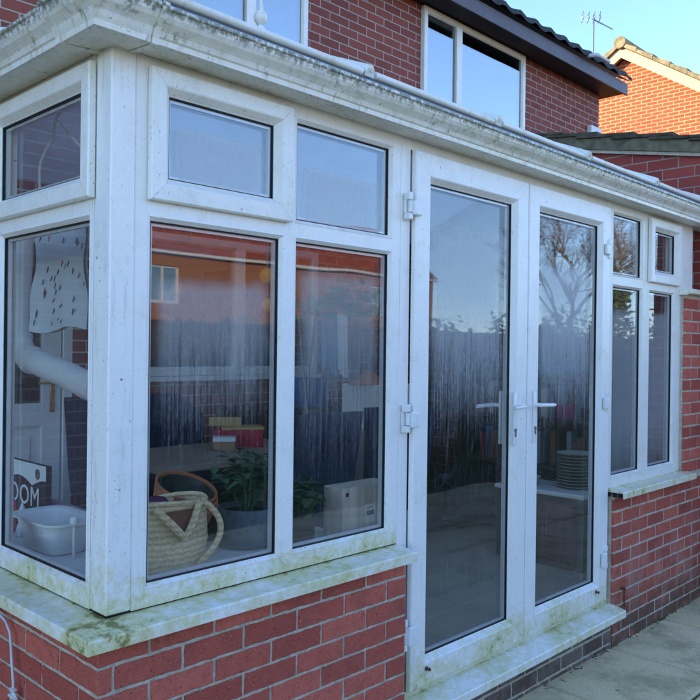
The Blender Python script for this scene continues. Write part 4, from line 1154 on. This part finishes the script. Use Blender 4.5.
# exercise bike behind the left door
bi = thing('exercise_bike', 'black exercise bike standing behind the left door glass', 'exercise bike', (4.0, 1.5, .25))
mx = Matrix.Translation((3.72, 1.62, .25)) @ Matrix.Rotation(R(-20), 4, 'Z')
def T(p): return mx @ Vector(p)
b = MB()
b.tube([T((-.5, -.2, .03)), T((-.5, .2, .03))], .03, 8); b.tube([T((.45, -.2, .03)), T((.45, .2, .03))], .03, 8)
b.tube([T((-.5, 0, .04)), T((.45, 0, .06))], .03, 8); b.tube([T((-.05, 0, .30)), T((-.28, 0, .78))], .028, 8)
b.tube([T((-.10, 0, .32)), T((.18, 0, .55)), T((.36, 0, .98))], .032, 8); b.tube([T((-.05, 0, .3)), T((-.1, 0, .05))], .03, 8); b.tube([T((.18, 0, .5)), T((.3, 0, .08))], .03, 8)
b.build('frame', M['black'], bi, True)
b = MB(); b.lathe([(.03, -.05), (.21, -.045), (.225, -.02), (.225, .02), (.21, .045), (.03, .05)], (0, 0, 0), 28, mx @ Matrix.Translation((.22, 0, .33)) @ Matrix.Rotation(R(90), 4, 'X')); b.build('flywheel', M['black'], bi, 35)
b = MB(); b.loft([[T((-.40 + .27 * k / 5, s * (.11 - .016 * k), .79 + dz)) for s, dz in ((-1, 0), (1, 0), (.8, .05), (-.8, .05))] for k in range(6)]); b.build('saddle', M['black'], bi)
b = MB(); b.tube([T((.20, -.22, 1.02)), T((.36, -.2, .98)), T((.38, 0, .98)), T((.36, .2, .98)), T((.20, .22, 1.02))], .016, 8); b.build('handlebar', M['black'], bi, True)
b = MB(); b.box(-.06, .06, -.1, .1, -.07, .07, .015, mx @ Matrix.Translation((.40, 0, 1.06)) @ Matrix.Rotation(R(-30), 4, 'Y')); b.build('console', M['black'], bi)
for s in (-1, 1):
    b = MB(); b.tube([T((-.0, s * .07, .33)), T((.0 + .13 * s, s * .10, .33 - .11 * s))], .012, 6); b.box(-.05, .05, -.045, .045, -.012, .012, .004, mx @ Matrix.Translation((.13 * s, s * .15, .33 - .11 * s))); b.build('pedal', M['alu'], bi)

# shelf unit at the end wall
shf = thing('bookcase', 'dark open bookcase standing against the end wall', 'bookcase', (4.0, .95, .25))
b = MB(); b.box(3.80, 4.11, .42, .44, .25, 2.0, .002); b.build('side_panel', M['dark_wood'], shf)
b = MB(); b.box(3.80, 4.11, 1.58, 1.60, .25, 2.0, .002); b.build('side_panel', M['dark_wood'], shf)
for z in (.80, 1.13, 1.46, 1.78):
    b = MB(); b.box(3.81, 4.105, .441, 1.579, z, z + .022, .001); b.build('shelf', M['dark_wood'], shf)
rr = random.Random(21)
bm_ = [plain('book_' + n, c, .6, .3, .1) for n, c in (('red', (.25, .03, .03)), ('cream', (.5, .45, .36)), ('blue', (.05, .10, .22)), ('green', (.05, .12, .07)), ('brown', (.18, .09, .05)), ('grey', (.25, .26, .28)))]
cols_ = ('red', 'cream', 'blue', 'green', 'brown', 'grey')
for z, side in ((.822, 'second lowest'), (1.152, 'middle'), (1.802, 'top')):
    y = .47
    while y < 1.5:
        w = rr.uniform(.02, .045); h = rr.uniform(.17, .25); k = rr.randrange(6)
        b = MB(); b.box(3.86 + rr.uniform(-.02, .01), 4.08, y, y + w - .002, z, z + h, .002)
        tag(b.build('book', bm_[k]), 'upright %s book among many on the %s shelf of the dark bookcase' % (cols_[k], side), 'book', 'books on the bookcase, %s shelf, %s' % (side, cols_[k]))
        y += w + (0 if rr.random() < .8 else .09)
mg = MB()
for k in range(5): mg.box(3.82, 4.06, .58 + rr.uniform(-.01, .01), .92 + rr.uniform(-.01, .01), 1.483 + .009 * k, 1.483 + .009 * k + .008)
tag(mg.build('magazine_pile', M['towel_blue']), 'low pile of blue magazines lying on the bookcase shelf', 'magazines')
rb = card_box('pink_box', 3.90, .72, 1.152, .12, .13, .10, 0, plain('magenta_card', (.30, .03, .10), .6, .3, .1), 'small magenta box on the bookcase shelf in front of books')
# white plates on a white stand in front of the shelves
st = thing('white_side_table', 'small white table with plates in front of the bookcase', 'table', (3.6, .62, .25))
b = MB(); b.box(3.38, 3.76, .33, .98, .70, .728, .006); b.build('tabletop', M['white_paint'], st)
for lx in (3.41, 3.73):
    for ly in (.36, .95):
        b = MB(); b.box(lx - .018, lx + .018, ly - .018, ly + .018, .25, .70); b.build('leg', M['dark_wood'], st)
for k in range(11):
    b = MB(); b.lathe([(.05, 0), (.07, .003), (.115, .016), (.117, .019), (.07, .008), (.02, .007)], (3.62, .52, .729 + .021 * k), 28)
    tag(b.build('plate', M['cream'], None, 35), 'white plate in the tall stack on the white side table', 'plate', 'stacked white plates')
bw = MB(); bw.lathe([(.03, 0), (.04, .003), (.075, .05), (.077, .055), (.07, .05), (.035, .010), (.01, .008)], (3.52, .80, .729), 28)
tag(bw.build('bowl', M['cream'], None, 35), 'cream bowl on the white table beside the plate stack', 'bowl')
crt = card_box('floor_crate', 3.55, .66, .25, .32, .50, .40, 0, M['burgundy'], 'dark red crate under the white side table')

# ================================================================== CAMERA, LIGHT, WORLD
cam = bpy.data.cameras.new('camera'); co = bpy.data.objects.new('camera', cam); COL.objects.link(co)
co.location = (-1.1092, -2.0, 1.615)
pitch, roll, yaw = R(-.0738), R(-.697), R(-45.966)
Rz = Matrix.Rotation(yaw, 3, 'Z'); Rx = Matrix.Rotation(pitch, 3, 'X'); Ry = Matrix.Rotation(roll, 3, 'Y')
mw = (Rz @ Rx @ Ry @ Matrix.Rotation(R(90), 3, 'X')).to_4x4()
co.rotation_euler = mw.to_euler()
cam.sensor_width = 36; cam.lens = 36 * 790.3 / 700; cam.clip_end = 1000; cam.clip_start = .02
S.camera = co

SUN_EL, SUN_AZ = 15., -50.
w = bpy.data.worlds.new('World'); S.world = w; w.use_nodes = True
nt = w.node_tree; sk = nt.nodes.new('ShaderNodeTexSky'); sk.sky_type = 'NISHITA'; sk.sun_disc = False
sk.sun_elevation = R(SUN_EL); sk.sun_rotation = R(SUN_AZ); sk.altitude = 50; sk.air_density = .65; sk.dust_density = .0; sk.ozone_density = 2.3
bg = nt.nodes['Background']; bg.inputs[1].default_value = .15; nt.links.new(sk.outputs[0], bg.inputs[0])
sd = bpy.data.lights.new('sun', 'SUN'); sd.energy = 2.6; sd.angle = R(.5); sd.color = (1, .86, .68)
so_ = bpy.data.objects.new('sun', sd); COL.objects.link(so_)
dirv = Vector((math.sin(R(SUN_AZ)) * math.cos(R(SUN_EL)), math.cos(R(SUN_AZ)) * math.cos(R(SUN_EL)), math.sin(R(SUN_EL))))
so_.rotation_euler = dirv.to_track_quat('Z', 'Y').to_euler(); so_.location = dirv * 30

vs_ = S.view_settings; vs_.view_transform = 'Standard'; vs_.look = 'None'; vs_.gamma = 1; vs_.use_curve_mapping = False; vs_.exposure = 2.25
S.render.engine = 'CYCLES'
S.cycles.max_bounces = 10; S.cycles.transparent_max_bounces = 32; S.cycles.glossy_bounces = 4; S.cycles.diffuse_bounces = 4
S.cycles.sample_clamp_indirect = 6; S.cycles.caustics_reflective = False; S.cycles.caustics_refractive = False
try:
    S.cycles.use_denoising = True; S.cycles.denoiser = 'OPENIMAGEDENOISE'
except Exception: pass
